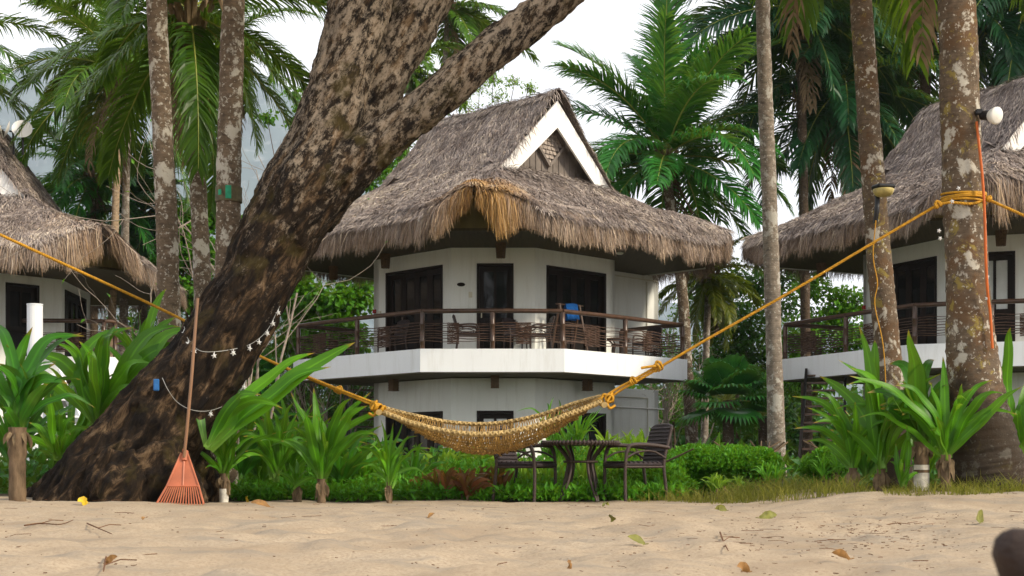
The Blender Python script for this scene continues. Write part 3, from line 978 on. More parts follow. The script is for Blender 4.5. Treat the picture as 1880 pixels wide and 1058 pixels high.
            part('barge_board', mb, MT['barge'])

    # ---------------- walls
    A, B, C, D_ = (-1.07, -2.85), (1.07, -2.85), (3.26, -0.66), (-3.26, -0.66)
    C2, E, Bk = (2.3, 0.3), (4.8, 2.8), (2.5, 5.1)
    if not jog:
        C2 = None
        E = (5.3, 1.4); Bk = (2.0, 4.6)
    wt = 5.71 + droof
    dt = min(5.23, wt - 0.3)
    wall_lo, wall_up = MB(), MB()
    def facet(a, b, z0, z1, holes, mb):
        a, b = np.array(a, float), np.array(b, float)
        d = b - a; L = np.linalg.norm(d); d /= L
        inw = np.array([-d[1], d[0]])                    # a->b counter clockwise seen from above: inside on the left
        th = 0.2
        def pc(s0, s1, za, zb):
            if s1 - s0 < 1e-3 or zb - za < 1e-3: return
            q = [a + d * s0, a + d * s1, a + d * s1 + inw * th, a + d * s0 + inw * th]
            prism(mb, q, hz(za), hz(zb))
        s = 0.0
        for (h0, h1, zb, zt) in holes:
            pc(s, h0, z0, z1)
            pc(h0, h1, zt, z1)
            if zb > z0: pc(h0, h1, z0, zb)
            s = h1
        pc(s, L, z0, z1)
        return a, d, inw, L
    def door_set(a, d, inw, s0, s1, zb, zt, leafs, name='folding_door', pane='glass', single=False):
        """frame, leaves with panes, set back in the opening"""
        rec = 0.09
        fm = MB()
        fw = 0.07
        def bx(m, s_a, s_b, z_a, z_b, dep0, dep1):
            q = [a + d * s_a + inw * dep0, a + d * s_b + inw * dep0, a + d * s_b + inw * dep1, a + d * s_a + inw * dep1]
            prism(m, q, hz(z_a), hz(z_b))
        bx(fm, s0, s0 + fw, zb, zt, -0.025, 0.16); bx(fm, s1 - fw, s1, zb, zt, -0.025, 0.16); bx(fm, s0 + fw, s1 - fw, zt - fw, zt, -0.025, 0.16)
        mdoor = MB()
        bx(mdoor, s0 + fw, s1 - fw, zb, zt - fw, rec + 0.05, rec + 0.08)
        door = part(name, mdoor, MT['blackwood'])
        part('door_frame', fm, MT['darkwood'], door)
        wl_ = (s1 - s0 - 2 * fw) / leafs
        H_ = zt - fw - zb
        for k in range(leafs):
            l0, l1 = s0 + fw + k * wl_ + 0.006, s0 + fw + (k + 1) * wl_ - 0.006
            st = MB(); sw = 0.1
            bx(st, l0, l0 + sw, zb, zt - fw, rec, rec + 0.05); bx(st, l1 - sw, l1, zb, zt - fw, rec, rec + 0.05)
            for (r0, r1) in ((0, 0.16), (H_ * 0.36, H_ * 0.36 + 0.12), (H_ - 0.13, H_)):
                bx(st, l0 + sw, l1 - sw, zb + r0, zb + r1, rec + 0.002, rec + 0.05)
            if single:
                bx(st, (l0 + l1) / 2 - 0.035, (l0 + l1) / 2 + 0.035, zb + H_ * .36 + .12, zt - fw - .13, rec + 0.002, rec + 0.05)
            part('door_leaf', st, MT['darkwood'], door)
            pm = MB()
            bx(pm, l0 + sw, l1 - sw, zb + H_ * .36 + .12, zt - fw - .13, rec + 0.025, rec + 0.04)
            part('pane', pm, MT[pane], door)
        hm = MB()
        hp = a + d * (s0 + fw + (0.05 if single else wl_)) + inw * (rec - 0.04)
        box(hm, (hp[0], hp[1], hz(zb + 1.0)), (0.03, 0.05, 0.16))
        part('handle', hm, MT['ivory'] if single else MT['bamboo'], door)
    LF = 2.19 * Q2
    fl, cl = 2.93, 2.30
    jobs = []
    for (z0, z1, zb, zt, mb) in ((-0.55, cl, -0.5, 1.47, wall_lo), (fl - 0.3, wt, fl, dt, wall_up)):
        r = facet(A, B, z0, z1, [(0.65, 1.59, zb, zt)], mb); jobs.append((r, 0.65, 1.59, zb, zt, 1, 'door', True, mb))
        r = facet(B, C, z0, z1, [(0.134 * LF, 0.88 * LF, zb, zt)], mb); jobs.append((r, 0.134 * LF, 0.88 * LF, zb, zt, 4, 'folding_door', False, mb))
        r = facet(D_, A, z0, z1, [(0.167 * LF, 0.896 * LF, zb, zt)], mb); jobs.append((r, 0.167 * LF, 0.896 * LF, zb, zt, 4, 'folding_door', False, mb))
        if jog:
            facet(C, C2, z0, z1, [], mb)
            facet(C2, E, z0, z1, [], mb)
        else:
            facet(C, E, z0, z1, [], mb)
        facet(E, Bk, z0, z1, [], mb)
        facet(Bk, D_, z0, z1, [], mb)
    part('wall', wall_lo, MT['wall'])
    part('wall', wall_up, MT['wall'])
    for (r, s0, s1, zb, zt, nl, nm, single, mb) in jobs:
        a, d, inw, L = r
        up = mb is wall_up
        pane = 'curtain' if single and (not up or curtain) else 'glass'
        door_set(a, d, inw, s0, s1, zb, zt, nl, nm, pane, single)

    # ---------------- balcony slab and railing
    if balcony == 'corner':
        edge = [(-5.45, -0.62), (-1.77, -4.3), (1.77, -4.3), (5.2, -0.87)]
        sl = edge + [(3.4, 0.93), (3.0, 1.2), (-3.2, 1.63)]
        ends = [(-3.9, 0.93), (3.55, 0.78)]
    else:
        edge = [(-6.6, 0.4), (-1.9, -4.3), (-1.55, -4.3), (0.35, -2.4)]
        sl = edge + [(0.2, -2.0), (-3.4, 1.2), (-4.6, 2.4)]
        ends = [(-5.4, 1.6), (0.2, -2.3)]
    mb = MB()
    prism(mb, sl, hz(2.36), hz(2.93), top=True, bottom=False)
    slab = part('balcony', mb, MT['slab'])
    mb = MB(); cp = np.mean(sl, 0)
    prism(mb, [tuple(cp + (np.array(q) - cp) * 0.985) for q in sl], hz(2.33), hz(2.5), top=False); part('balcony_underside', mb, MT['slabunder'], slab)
    mb = MB()
    ins_ = lambda q: np.array(q) * 0.975
    pts = [ins_(q) for q in edge]
    path = [np.array(ends[0])] + pts + [np.array(ends[1])]
    rail = MB()
    zt = 2.93 + 0.93
    for a, b in zip(path[:-1], path[1:]):
        tube(rail, resample([[*a, hz(zt)], [*((a + b) / 2), hz(zt + 0.012)], [*b, hz(zt)]], 7), 0.058, 9)
    railing = part('railing', rail, MT['bamboo'], smooth=True)
    posts = []
    for k, (a, b) in enumerate(zip(path[:-1], path[1:])):
        L = np.linalg.norm(b - a)
        m = 2 if L > 3 else 1
        posts.append([a + (b - a) * j / m for j in range(m + 1)])
    seen = []
    for ps in posts:
        for q in ps:
            if any(np.linalg.norm(q - s_) < 0.1 for s_ in seen): continue
            seen.append(q)
            mb = MB()
            zz = np.array([0, 0.2, 0.21, 0.24, 0.25, 0.62, 0.63, 0.66, 0.67, 0.93])
            rr_ = np.array([1, 1, 1.12, 1.12, 1, 1, 1.12, 1.12, 1, 1.05]) * 0.06
            tube(mb, [[q[0], q[1], hz(2.9 + z_)] for z_ in zz], rr_, 9)
            part('post', mb, MT['bamboo'], railing, smooth=True)
    for ps in posts:
        for a, b in zip(ps[:-1], ps[1:]):
            L = np.linalg.norm(b - a)
            if L < 0.4: continue
            d = (b - a) / L
            nn_ = np.array([-d[1], d[0]])
            mb = MB()
            for r in range(8):
                z_ = 0.19 + r * 0.064 + rng.normal(0, 0.006)
                for q in range(1):
                    ph = rng.normal(0, 1, 4)
                    ts = np.linspace(0, 1, 12)
                    wob = 0.012 * np.sin(ts * 7 + ph[0]) + 0.008 * np.sin(ts * 17 + ph[1])
                    p = np.stack([a[0] + d[0] * L * ts + nn_[0] * 0.02 * np.sin(ts * 9 + ph[2]), a[1] + d[1] * L * ts + nn_[1] * 0.02 * np.sin(ts * 9 + ph[2]), np.full(12, hz(2.93 + z_)) + wob], -1)
                    tube(mb, p, rng.uniform(0.008, 0.012), 5, cap=False)
            # woven patch of split rods
            c0 = rng.uniform(0.35, 0.5); wdt = rng.uniform(0.16, 0.24)
            for r in range(17):
                z_ = 0.14 + r * 0.031
                ts = np.linspace(c0 - wdt / 2, c0 + wdt / 2, 12)
                alt = 0.018 * np.sin((ts - c0) * L * 24 + r * math.pi)
                p = np.stack([a[0] + d[0] * L * ts + nn_[0] * alt, a[1] + d[1] * L * ts + nn_[1] * alt, np.full(12, hz(2.93 + z_)) + rng.normal(0, .003, 12)], -1)
                tube(mb, p, 0.013, 4, cap=False)
            part('woven_rods', mb, MT['twig'], railing)

    # ---------------- small fittings
    if jog:
        def lantern(x_, y_, z_t, sq=False):
            mb = MB()
            if sq:
                box(mb, (x_, y_, hz(z_t - 0.16)), (0.2, 0.2, 0.32), R(45) if abs(x_) > 1 else 0, bev=0.01)
                for k in range(5):
                    box(mb, (x_, y_, hz(z_t - 0.03 - k * 0.07)), (0.212, 0.212, 0.02), R(45) if abs(x_) > 1 else 0)
            else:
                tube(mb, [[x_, y_, hz(z_t)], [x_, y_, hz(z_t - 0.05)], [x_, y_, hz(z_t - 0.36)]], [0.13, 0.125, 0.095], 12)
                for k in range(14):
                    th = k / 14 * 2 * math.pi
                    tube(mb, [[x_ + .126 * math.cos(th), y_ + .126 * math.sin(th), hz(z_t)], [x_ + .098 * math.cos(th), y_ + .098 * math.sin(th), hz(z_t - 0.37)]], 0.012, 4)
            return part('lantern', mb, MT['lantern'])
        lantern(0.2, -3.55, zs); lantern(-2.85, -1.75, zs); lantern(-4.5, 0.5, zs)
        lantern(-2.62, -1.95, 2.34, True); lantern(0.05, -3.35, 2.34, True); lantern(2.45, -2.05, 2.34, True)
        mb = MB(); tube(mb, [[3.3, -2.0, hz(zs)], [3.3, -2.0, hz(zs - .03)], [3.3, -2.0, hz(zs - 0.045)]], [0.1, 0.09, 0.06], 14); part('smoke_detector', mb, MT['lampwhite'])
        mb = MB()
        th = np.arange(20) / 20 * 2 * np.pi
        el = np.stack([-0.82 + 0.105 * np.cos(th), np.full(20, -2.872), hz(4.69) + 0.05 * np.sin(th)], -1)
        Vp = np.vstack([el, el + [0, 0.02, 0], [[-0.82, -2.872, hz(4.69)]]])
        mb.add(Vp, np.stack([np.arange(20), (np.arange(20) + 1) % 20, np.full(20, 40)], -1))
        mb.add(Vp, np.stack([np.arange(20), (np.arange(20) + 1) % 20, 20 + (np.arange(20) + 1) % 20, 20 + np.arange(20)], -1))
        part('name_plaque', mb, MT['darkwood'])
        mb = MB(); box(mb, (-0.58, -2.857, hz(4.43)), (0.09, 0.014, 0.14), bev=.004); part('switch_plate', mb, MT['ivory'])
        for t_, z_, s_, m_ in ((0.985, 4.24, 0.1, 'red'), (0.91, 4.2, 0.07, 'ivory')):
            q = np.array(A) + (np.array(D_) - np.array(A)) * t_ + np.array([-0.707, -0.707]) * 0.02
            mb = MB(); box(mb, (q[0], q[1], hz(z_)), (s_ * 1.1, 0.05, s_), R(-45), bev=.006)
            part('fire_alarm' if m_ == 'red' else 'switch_plate', mb, MT[m_])
        # seam battens on the front facet, panel outline and conduits on the recessed wall
        mb = MB(); box(mb, (0.74, -2.853, hz(4.3)), (0.025, 0.012, 2.75)); part('wall_batten', mb, MT['wall'])
        mb = MB()
        o_ = np.array([0.707, -0.707]) * 0.03
        def on(t_, z_):
            q = np.array(C2) + (np.array(E) - np.array(C2)) * t_ + o_
            return [q[0], q[1], hz(z_)]
        for (t1, z1_, t2, z2_) in ((0.27, 5.5, 0.98, 5.5), (0.84, 5.45, 0.84, 3.0), (0.30, 5.5, 0.30, 3.0), (0.27, 2.05, 0.85, 2.05), (0.85, 2.05, 0.85, 0.1)):
            tube(mb, [on(t1, z1_), on(t2, z2_)], 0.018, 6)
        part('conduit', mb, MT['cream'])
        mb = MB()
        tube(mb, [on(0.27, 1.75), on(1.06, 1.75)], 0.022, 6)
        part('pipe', mb, MT['dish'])
    return root

HC = np.array([-0.48, 39.0, CAMZ - 0.55])
def rotcam(p, deg):
    a = R(deg)
    return np.array([p[0] * math.cos(a) - p[1] * math.sin(a), p[0] * math.sin(a) + p[1] * math.cos(a), p[2]])
main_house = build_house('white two storey thatched cottage standing behind the hammock', HC, 0.0, seed=1)
RH = rotcam(HC, -19.5)
right_house = build_house('white thatched cottage behind the thick roped palm, cut by the right edge', RH, R(-19.5), seed=2, ntuft=60000, curtain=True, golden=0.15)
LH = np.array([-14.85, 38.9, CAMZ - 0.55])
left_house = build_house('thatched cottage with lower roof carrying satellite dishes, cut by the left edge', LH, R(47.8), mirror=True, droof=-0.6, jog=False, balcony='side', seed=3, ntuft=60000, golden=0.2, ridge=0.5)

# ================================================================ THE LEANING TREE
def build_big_tree():
    D = 15.4
    root = thing('leaning_tree', 'massive leaning tree with dark fissured bark forking above, leaning right across the beach edge', 'tree', G(215, D))
    def pth(rows, n, dd=0.0):
        a = np.array([[*P(x, y, D + dy + dd), r / F * D] for (x, y, r, dy) in rows])
        return resample(a, n)
    mb = MB()
    def limb(rows, n=60, sides=32):
        q = pth(rows, n)
        tube(mb, q[:, :3], np.maximum(q[:, 3], 0.02), sides)
    limb([(205, 990, 165, .1), (222, 900, 122, 0), (262, 825, 90, 0), (312, 757, 80, 0), (391, 650, 69, 0), (460, 535, 62, 0), (506, 443, 63, 0), (556, 345, 72, 0), (588, 262, 60, 0), (627, 140, 55, 0), (664, 0, 54, 0), (702, -140, 50, .1), (745, -300, 44, .3)])
    limb([(560, 390, 55, .25), (622, 300, 52, .3), (684, 190, 42, .35), (728, 92, 45, .4), (774, -5, 51, .45), (835, -140, 48, .6), (900, -300, 40, .9)])
    limb([(530, 430, 42, -.1), (590, 352, 46, -.12), (650, 300, 42, -.15), (718, 244, 37, -.15), (795, 186, 36, -.15), (882, 110, 34, -.1), (960, 50, 31, 0), (1040, -12, 28, 0), (1140, -110, 24, .2)])
    # buttress roots
    limb([(255, 850, 60, -.2), (180, 880, 52, -.1), (110, 905, 40, .05), (50, 935, 24, .2)], 30, 16)
    limb([(270, 850, 70, -.3), (300, 895, 60, -.35), (330, 925, 44, -.3), (352, 955, 24, -.3)], 30, 16)
    limb([(230, 860, 60, -.45), (220, 905, 56, -.6), (215, 945, 40, -.7)], 24, 16)
    limb([(310, 830, 60, .2), (352, 880, 50, .4), (380, 925, 34, .5)], 24, 16)
    me = mb.mesh('tmp')
    o = bpy.data.objects.new('tmp', me)
    COL.objects.link(o)
    md = o.modifiers.new('r', 'REMESH')
    md.mode = 'VOXEL'
    md.voxel_size = 0.018
    md.use_smooth_shade = True
    sm_ = o.modifiers.new('s', 'SMOOTH')
    sm_.iterations = 6
    dg = bpy.context.evaluated_depsgraph_get()
    me2 = bpy.data.meshes.new_from_object(o.evaluated_get(dg))
    bpy.data.objects.remove(o)
    n = len(me2.vertices)
    co = np.empty(n * 3, np.float32); me2.vertices.foreach_get('co', co)
    nr = np.empty(n * 3, np.float32); me2.vertices.foreach_get('normal', nr)
    co, nr = co.reshape(-1, 3), nr.reshape(-1, 3)
    # fissures run along the lean of the trunk
    ax = norm(np.array([0.5, 0, 0.86])); bx = np.array([0.86, 0, -0.5])
    q = np.stack([co @ bx, co[:, 1], co @ ax * 0.38], -1)
    d = 0.03 * fbm(q * 2.2, 3)
    rid = 1 - np.abs(fbm(q * 6.5 + 4, 3)) * 1.6
    low = 1 - sm((co[:, 2] - 1.6) / 3.0)
    d = d + 0.034 * (0.6 + 0.9 * low) * np.clip(rid, -1, 1) + 0.015 * fbm(q * 17, 3)
    co = co + nr * d[:, None] - root_loc(root)
    me2.vertices.foreach_set('co', co.astype(np.float32).ravel())
    me2.polygons.foreach_set('use_smooth', np.ones(len(me2.polygons), bool))
    me2.update()
    me2.name = 'trunk'
    me2.materials.clear()
    obj('trunk', me2, MT['bark'], root)
    return root
big_tree = build_big_tree()

# ================================================================ PALMS
def frond(mb, base, az, el, L, droop, rng, mat=0, rmat=1, npair=70, ll=0.24, wid=0.055, sag=0.35, roll=0.0, ragged=0.0):
    n = 16
    t = np.linspace(0, 1, n)
    e = el - droop * t ** 1.25
    h = np.array([math.cos(az), math.sin(az)])
    sw = rng.normal(0, 0.12)
    a = az + sw * t * t
    dirs = np.stack([np.cos(a) * np.cos(e), np.sin(a) * np.cos(e), np.sin(e)], -1)
    path = base + np.vstack([[0, 0, 0], np.cumsum(dirs[:-1] * (L / (n - 1)), 0)])
    tube(mb, path, np.linspace(0.032, 0.006, n) * (L / 4.0), 5, cap=False, mat=rmat)
    ts = np.linspace(0.1, 0.995, npair)
    px = np.stack([np.interp(ts, t, path[:, k]) for k in range(3)], -1)
    tg = norm(np.stack([np.interp(ts, t, dirs[:, k]) for k in range(3)], -1))
    up0 = np.array([0, 0, 1.0])
    sd0 = np.cross(tg, up0)
    bad = np.linalg.norm(sd0, axis=1) < 0.15
    sd0[bad] = [-math.sin(az), math.cos(az), 0]
    sd0 = norm(sd0)
    nr0 = np.cross(sd0, tg)
    cr, sr = math.cos(roll), math.sin(roll)
    sdv = sd0 * cr + nr0 * sr
    nrv = -sd0 * sr + nr0 * cr
    prof = ll * L * (0.35 + 0.65 * np.sin(np.pi * np.clip(ts * 0.86 + 0.12, 0, 1)) ** 0.8)
    for s in (-1, 1):
        keep = rng.random(npair) > ragged
        m = keep.sum()
        ang = np.radians(62 - 30 * ts + rng.normal(0, 5, npair))
        d0 = norm(sdv * (s * np.sin(ang))[:, None] + tg * np.cos(ang)[:, None] + nrv * (0.22 + rng.normal(0, 0.1, npair))[:, None])
        lln = (prof * rng.uniform(0.85, 1.08, npair))[:, None]
        g = np.array([0, 0, -1.0])
        sg = (sag * rng.uniform(0.6, 1.4, npair))[:, None]
        q0 = px
        q1 = q0 + d0 * lln * 0.34
        q2 = q1 + norm(d0 + g * sg * 0.8) * lln * 0.34
        q3 = q2 + norm(d0 + g * sg * 2.4) * lln * 0.32
        paths = np.stack([q0, q1, q2, q3], 1)[keep]
        bl = norm(np.cross(d0, nrv) + rng.normal(0, 0.2, d0.shape))[keep][:, None, :]
        w = wid * np.array([[0.8, 1.0, 0.75, 0.12]]) * np.ones((m, 1))
        ribbons(mb, paths, bl, w, np.clip(rng.normal(0.5, 0.2, m), 0, 1), mat)
    return path

def crown_mesh(top, L, rng, nf=24, mats=(0, 1, 2), el_hi=82, el_lo=-35, dead=3, npair=50, wid=0.042, az0=None, lean=None, ll=0.24, sag=0.35):
    mb = MB()
    for k in range(nf):
        f = k / max(1, nf - 1)
        az = (az0 if az0 is not None else 0) + k * 2.39996 + rng.normal(0, 0.15)
        el = R(el_hi + (el_lo - el_hi) * f ** 0.85) + rng.normal(0, 0.1)
        dr = R(30 + 55 * min(1, f * 1.6)) * rng.uniform(0.75, 1.25)
        if el < 0: dr *= 0.5
        frond(mb, top + np.array([0, 0, 0.15 * (1 - f)]), az, el, L * rng.uniform(0.85, 1.1) * (0.8 + 0.2 * min(1, f * 4)), dr, rng, mats[0], mats[1], npair, ll, wid, sag * (1 + 0.6 * f), rng.normal(0, 0.25), 0.02)
    for k in range(dead):
        frond(mb, top - np.array([0, 0, 0.2]), rng.uniform(0, 6.28), R(-58), L * 0.75, R(28), rng, mats[2], mats[2], npair // 2, ll * 0.8, wid * 0.8, 0.9, 0, 0.35)
    # fibrous heart with leaf bases
    for k in range(14):
        az = k * 2.4
        d = np.array([math.cos(az), math.sin(az), 0])
        tube(mb, [top - [0, 0, 0.45] + d * 0.1, top - [0, 0, 0.1] + d * 0.2, top + [0, 0, 0.25] + d * 0.38], [0.09, 0.075, 0.04], 6, mat=mats[2])
    return mb

def palm_trunk(rows, D, parent, mat, ground=True, sides=18, ringstep=0.045, amp=0.035, rng=None, dd=None, name='trunk'):
    a = np.array([[*P(x, y, D), w / 2 / F * D] for (x, y, w) in rows])
    if dd is not None: a[:, 1] += dd
    L = np.linalg.norm(np.diff(a[:, :3], axis=0), axis=1).sum()
    n = max(12, int(L / ringstep))
    q = resample(a, n)
    if ground:
        g_ = float(gz(q[-1, 0], q[-1, 1]))
        q = q[q[:, 2] > g_ + 0.02]
        last = q[-1].copy(); last[2] = g_ - 0.1; last[0] += (q[-1, 0] - q[-2, 0]) * 0.5
        q = np.vstack([q, last])
    n = len(q)
    k = np.arange(n)
    rr = q[:, 3] * (1 + amp * (((k * ringstep) % 0.13) / 0.13 - 0.5) + rng.normal(0, 0.008, n))
    mb = MB()
    V = tube(mb, q[:, :3], rr, sides)
    v = mb.v[0]
    ctr = np.repeat(q[:, :3], sides, 0)
    rad = v - ctr
    nz_ = fbm(v * [5, 5, 2.0], 3) * 0.06 + fbm(v * [16, 16, 22.0], 2) * 0.035
    mb.v[0] = (ctr + rad * (1 + nz_[:, None])).astype(np.float32)
    return obj(name, mb, mat, parent, smooth=True)

def palm(label, rows, D, bark='palm_brown', crown=None, seed=0, group='coconut palms', sides=16, frondmat='frond', ground=True, name='coconut_palm', **kw):
    rng = np.random.default_rng(100 + seed)
    b = rows[-1]
    base = G(b[0], D)
    root = thing(name, label, 'palm tree', base, 0, group)
    palm_trunk(rows, D, root, MT[bark], ground, sides, rng=rng, ringstep=0.045 if D < 25 else 0.09)
    if crown is not None:
        t0 = P(rows[0][0], rows[0][1], D)
        c = dict(crown); L = c.pop('L')
        c['npair'] = int(c.get('npair', 50) * 1.35); c['wid'] = c.get('wid', .045) * 1.3; c['nf'] = int(c.get('nf', 24) * 1.25)
        mb = crown_mesh(t0, L, rng, **c)
        for (az_, el_, L_, dr_, rl_) in kw.get('special', ()):
            frond(mb, t0 + np.array([0, -.15, .1]), R(az_), R(el_), L_, R(dr_), rng, 0, 1, 95, .26, .06, .15, R(rl_))
        cr = obj('crown', mb, [MT[frondmat], MT['rachis'], MT['deadleaf']], root)
        if kw.get('nuts'):
            m2 = MB()
            for k in range(kw['nuts']):
                az = k * 1.3 + rng.uniform(0, .5)
                c_ = t0 + np.array([math.cos(az) * 0.3, math.sin(az) * 0.3, -0.35 - 0.12 * (k % 3)])
                zz = np.linspace(-1, 1, 7)
                tube(m2, np.array([c_ + [0, 0, 0.14 * z_] for z_ in zz]), 0.115 * np.sqrt(np.clip(1 - zz ** 2, 0.01, 1)), 9)
            obj('coconuts', m2, MT['leafgreen'], root, smooth=True)
    return root

# --- near trunks (crowns above the picture)
nearc = dict(L=4.0, nf=20, npair=44, el_lo=-20, dead=1)
p1 = palm('lichen spotted palm trunk, leftmost of three trunks left of the leaning tree', [(284, -420, 30), (286, -200, 34), (287, 0, 37), (299, 250, 38), (306, 420, 41), (310, 560, 42), (314, 760, 46), (318, 905, 56)], 18.0, 'palm_brown', nearc, 1)
p2 = palm('slim brown palm whose low crown shows at the top left', [(349, 28, 26), (353, 90, 29), (358, 200, 31), (365, 380, 31), (373, 545, 33), (378, 700, 36), (384, 890, 46)], 23.0, 'palm_brown',
          dict(L=3.0, nf=18, npair=74, el_lo=-55, dead=3, az0=1.0, wid=.03), 2, frondmat='frond')
p3 = palm('thick pale blotched palm trunk with a rusty metal collar, just left of the leaning tree', [(436, -420, 36), (432, -180, 40), (429, 0, 42), (424, 160, 44), (420, 330, 45), (417, 480, 45), (414, 640, 47), (410, 900, 60)], 17.0, 'palm_brown', nearc, 3)
p6 = palm('slender straight grey palm trunk standing between the middle and right cottages', [(1392, -420, 22), (1396, -200, 24), (1400, 0, 26), (1406, 200, 28), (1414, 400, 29), (1420, 600, 29), (1424, 760, 31), (1427, 880, 36)], 21.0, 'palm_grey', dict(L=3.6, nf=20, npair=44, el_lo=-25, dead=1), 4)
p7 = palm('leaning lichened palm trunk carrying a small yellowed lamp, left of the thick roped palm', [(1555, -420, 34), (1568, -180, 37), (1580, 0, 39), (1592, 170, 41), (1602, 320, 43), (1612, 450, 45), (1624, 580, 47), (1636, 720, 50), (1648, 895, 60)], 16.8, 'palm_warm', nearc, 5)
p8 = palm('thickest palm trunk, with swollen dark base, yellow rope and orange cable, on the right', [(1735, -460, 56), (1745, -200, 62), (1755, 0, 67), (1762, 180, 70), (1768, 340, 72), (1775, 500, 77), (1783, 620, 88), (1792, 720, 100), (1803, 800, 118), (1812, 862, 136), (1816, 900, 150)], 15.2, 'palm_warm', nearc, 6, sides=28)

# --- palms behind
palm('thin tan palm, left one of the close pair behind the left cottage', [(217, 132, 11), (216, 200, 12), (214, 320, 13), (210, 450, 14), (204, 640, 15), (200, 830, 18)], 40.0, 'palm_tan', dict(L=4.0, nf=19, npair=48, el_lo=-40, dead=3, wid=.042), 7, frondmat='frond', nuts=4)
palm('thin grey palm, right one of the close pair behind the left cottage', [(240, 112, 12), (236, 190, 12), (232, 320, 13), (229, 470, 15), (226, 640, 16), (224, 830, 19)], 42.0, 'palm_grey', dict(L=3.6, nf=14, npair=46, el_lo=-40, dead=2, wid=.042), 8, frondmat='frond_yellow')
palm('small bright feathery palm rising behind the left cottage roof', [(168, 328, 14), (170, 420, 15), (172, 600, 16), (174, 830, 18)], 46.0, 'palm_dark', dict(L=3.2, nf=24, npair=46, el_lo=-30, dead=2, wid=.05), 9, frondmat='frond_bright')
palm('young palm with drooping fronds behind the bare twigs, low behind the left cottage', [(262, 400, 14), (262, 560, 16), (262, 830, 18)], 47.0, 'palm_dark', dict(L=3.0, nf=22, npair=40, el_lo=-45, dead=6, wid=.05), 10, frondmat='frond_dark')
palm('large green palm with a tall upright frond right behind the middle cottage roof', [(1222, 292, 22), (1228, 360, 19), (1240, 450, 19), (1252, 530, 20), (1262, 680, 21), (1272, 832, 25)], 44.0, 'palm_brown', dict(L=4.9, nf=26, npair=64, el_hi=86, el_lo=-28, dead=2, wid=.055, az0=3.5, sag=0.25), 11, special=((-95, 84, 5.0, 8, 0), (200, 62, 4.8, 50, 20), (-20, 60, 4.8, 45, -20)), frondmat='frond_bright', nuts=6)
palm('short palm with pale straight trunk and hanging fronds beneath the eaves gap', [(1301, 508, 12), (1299, 570, 12), (1295, 700, 13), (1293, 830, 15)], 48.0, 'palm_grey', dict(L=2.4, nf=18, npair=38, el_lo=-60, dead=2, wid=.05, el_hi=50), 12, frondmat='frond_yellow')
palm('dark palm whose curved trunk leans behind the right cottage roof', [(1545, 165, 26), (1556, 220, 22), (1570, 290, 22), (1586, 380, 23), (1600, 520, 24), (1610, 830, 28)], 47.0, 'palm_tan', dict(L=5.0, nf=28, npair=60, el_lo=-55, dead=4, wid=.055, az0=0.7), 13, frondmat='frond_dark')
palm('dark palm hidden behind the thick roped trunk, crown above the right cottage ridge', [(1705, 42, 22), (1700, 120, 20), (1694, 330, 20), (1690, 600, 22), (1690, 830, 24)], 50.0, 'palm_dark', dict(L=5.4, nf=28, npair=58, el_lo=-40, dead=3, wid=.06), 14, frondmat='frond_dark')
palm('palm with dark straight trunk under the right cottage eave, crown beyond the slender grey trunk', [(1468, 14, 18), (1470, 120, 17), (1474, 300, 17), (1478, 530, 18), (1480, 700, 19), (1482, 830, 22)], 45.0, 'palm_dark', dict(L=4.7, nf=26, npair=56, el_lo=-40, dead=3, wid=.055, az0=2.0), 15, frondmat='frond_dark')
palm('distant palm showing its yellow green crown between the forked limbs', [(822, 15, 9), (818, 90, 9), (812, 200, 9), (806, 500, 10), (804, 830, 12)], 66.0, 'palm_grey', dict(L=4.6, nf=22, npair=44, el_lo=-40, dead=1, wid=.07), 16, frondmat='frond', sides=10)
palm('distant slim palm seen past the roof between trunk and long limb', [(752, 130, 12), (748, 220, 13), (742, 400, 13), (738, 600, 14), (736, 830, 15)], 58.0, 'palm_grey', dict(L=2.6, nf=16, npair=36, el_lo=-40, dead=1, wid=.06), 17, frondmat='frond', sides=10)
palm('palm beyond the left edge, only frond tips reaching in at the upper left', [(-150, 95, 16), (-150, 300, 17), (-150, 830, 20)], 40.0, 'palm_dark', dict(L=4.2, nf=22, npair=48, el_lo=-30, dead=1, wid=.05, az0=0.2), 18, frondmat='frond')
palm('palm beyond the right edge with fronds sweeping above the right gable', [(1905, -30, 20), (1905, 300, 21), (1905, 830, 24)], 48.0, 'palm_dark', dict(L=5.2, nf=26, npair=56, el_lo=-45, dead=2, wid=.06, az0=1.2), 19, frondmat='frond_dark')
palm('dark leafy palm crown filling the top right corner gap between trunks', [(1640, -60, 20), (1640, 200, 20), (1640, 830, 24)], 52.0, 'palm_dark', dict(L=5.4, nf=28, npair=56, el_lo=-40, dead=2, wid=.06, az0=2.2), 20, frondmat='frond_dark')
palm('palm behind the leaning tree, fronds fanning out right of the collared trunk', [(412, 78, 16), (414, 300, 17), (416, 600, 18), (418, 830, 20)], 44.0, 'palm_brown', dict(L=3.5, nf=15, npair=56, el_lo=-45, dead=3, wid=.036, az0=0.4), 21, frondmat='frond')

